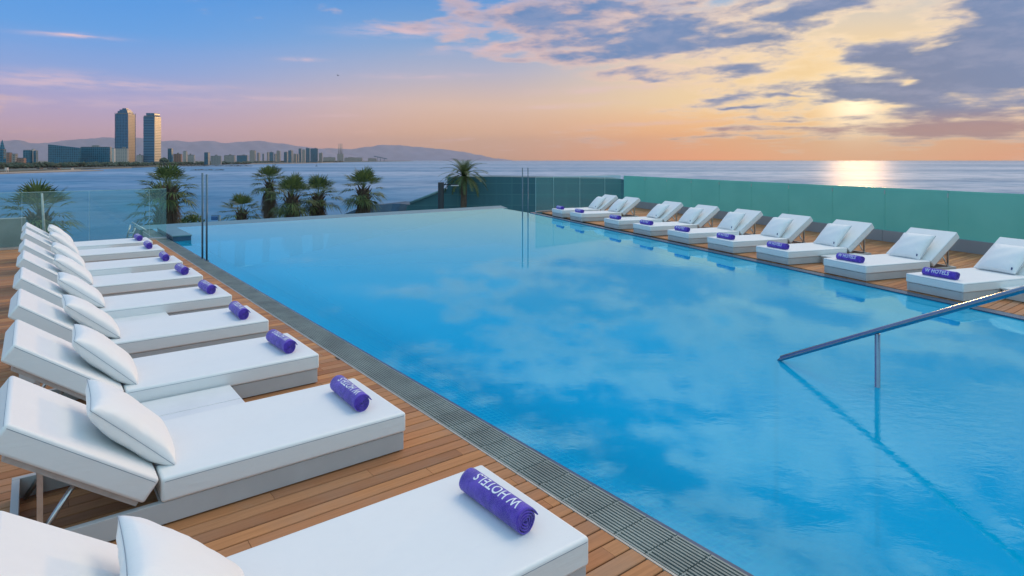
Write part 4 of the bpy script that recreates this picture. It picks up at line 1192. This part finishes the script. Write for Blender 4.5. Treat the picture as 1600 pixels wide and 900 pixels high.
# fronts of the right row: distance along the right edge of each lounger's far foot corner
rt = [6.62, 8.11, 9.72, 11.20, 12.69, 14.26, 15.84, 18.12, 19.55]
rt = [q - LW / 2 for q in rt]
RO = 8.50
right_pos = [bb(RO, q) for q in rt]
THR = math.atan2(-B2.y, -B2.x)
proto = {'lounger': make_lounger(), 'pillow': make_pillow(), 'towel': make_towel(), 'table': make_table()}
first = {k: True for k in proto}
def place(kind, loc, rot, label, group):
    o = proto[kind] if first[kind] else copy_tree(proto[kind])
    first[kind] = False
    o.location = loc; o.rotation_euler = rot; o['label'] = label; o['group'] = group
    return o
rnd = random.Random(12)
for side, posn, rz in (('left', left_pos, TH), ('right', right_pos, THR)):
    fwd = Vector((math.cos(rz), math.sin(rz), 0)); lat = Vector((-fwd.y, fwd.x, 0))
    for i, p in enumerate(posn):
        w = ORD[i]; wd = w if w in ('nearest', 'farthest') else w + ' nearest'
        place('lounger', p, (0, 0, rz), f'white lounger with raised back, {wd} of the row {side} of the pool', f'white loungers {side} of the pool')
        j = (rnd.uniform(-.03, .03), rnd.uniform(-.03, .03), rnd.uniform(-.02, .02))
        yo = rnd.uniform(-.03, .03)
        pc = p + fwd * (-1.505) + lat * (yo + .0) + Vector((0, 0, .437))
        # pillow plane tilts up towards the head: local x runs from head to foot
        mrot = Matrix.Rotation(rz + rnd.uniform(-.05, .05), 4, 'Z') @ Matrix.Rotation(R(43) + rnd.uniform(-.05, .05), 4, 'Y')
        if side == 'left': mrot = mrot @ Matrix.Rotation(R(180), 4, 'X')
        place('pillow', pc, mrot.to_euler(), f'plump white pillow on the {wd} lounger {side} of the pool', f'white pillows {side} of the pool')
        tx = -.205 if side == 'left' else -.15
        tp = p + fwd * (tx + rnd.uniform(-.012, .012)) + lat * (-.015 + rnd.uniform(-.02, .02)) + Vector((0, 0, TOPZ + .053))
        place('towel', tp, (Matrix.Rotation(rz + rnd.uniform(-.035, .035), 4, 'Z') @ Matrix.Rotation(R(-30 if side == 'left' else 37) + rnd.uniform(-.06, .06), 4, 'Y')).to_euler(), f'rolled purple lettered towel on the {wd} lounger {side} of the pool', f'rolled towels {side} of the pool')
def gap(a, b_): return (a + b_) / 2
for k, (i, j) in enumerate(((1, 2), (3, 4), (5, 6), (7, 8))):
    place('table', gap(left_pos[i], left_pos[j]), (0, 0, TH), f'low white table between the {ORD[i]} and {ORD[j]} loungers left of the pool', 'low white tables left of the pool')
rb_ = [bb(RO, rt[0] - .76)] + [gap(right_pos[i], right_pos[j]) for i, j in ((1, 2), (3, 4), (5, 6))]
for k, p in enumerate(rb_):
    lb = 'low white table in front of the nearest lounger right of the pool' if k == 0 else f'low white table between the {ORD[2*k-1]} and {ORD[2*k]} loungers right of the pool'
    place('table', p, (0, 0, THR), lb, 'low white tables right of the pool')

# ------------------------------------------------------------------ haze
HAZE = True
if HAZE:
    m = bpy.data.materials.new('haze_air'); m.use_nodes = True
    nt = m.node_tree; nt.nodes.clear()
    oo = nt.nodes.new('ShaderNodeOutputMaterial'); pv = nt.nodes.new('ShaderNodeVolumePrincipled')
    pv.inputs['Color'].default_value = (0.62, 0.53, 0.50, 1); pv.inputs['Density'].default_value = 3.8e-5; pv.inputs['Anisotropy'].default_value = 0.3
    nt.links.new(pv.outputs[0], oo.inputs['Volume'])
    bm = bmesh.new(); bm_box(bm, -26500, 26500, -2000, 19400, SEA - 4, 620)
    hz = obj('haze', bm, m); tag(hz, kind='stuff')
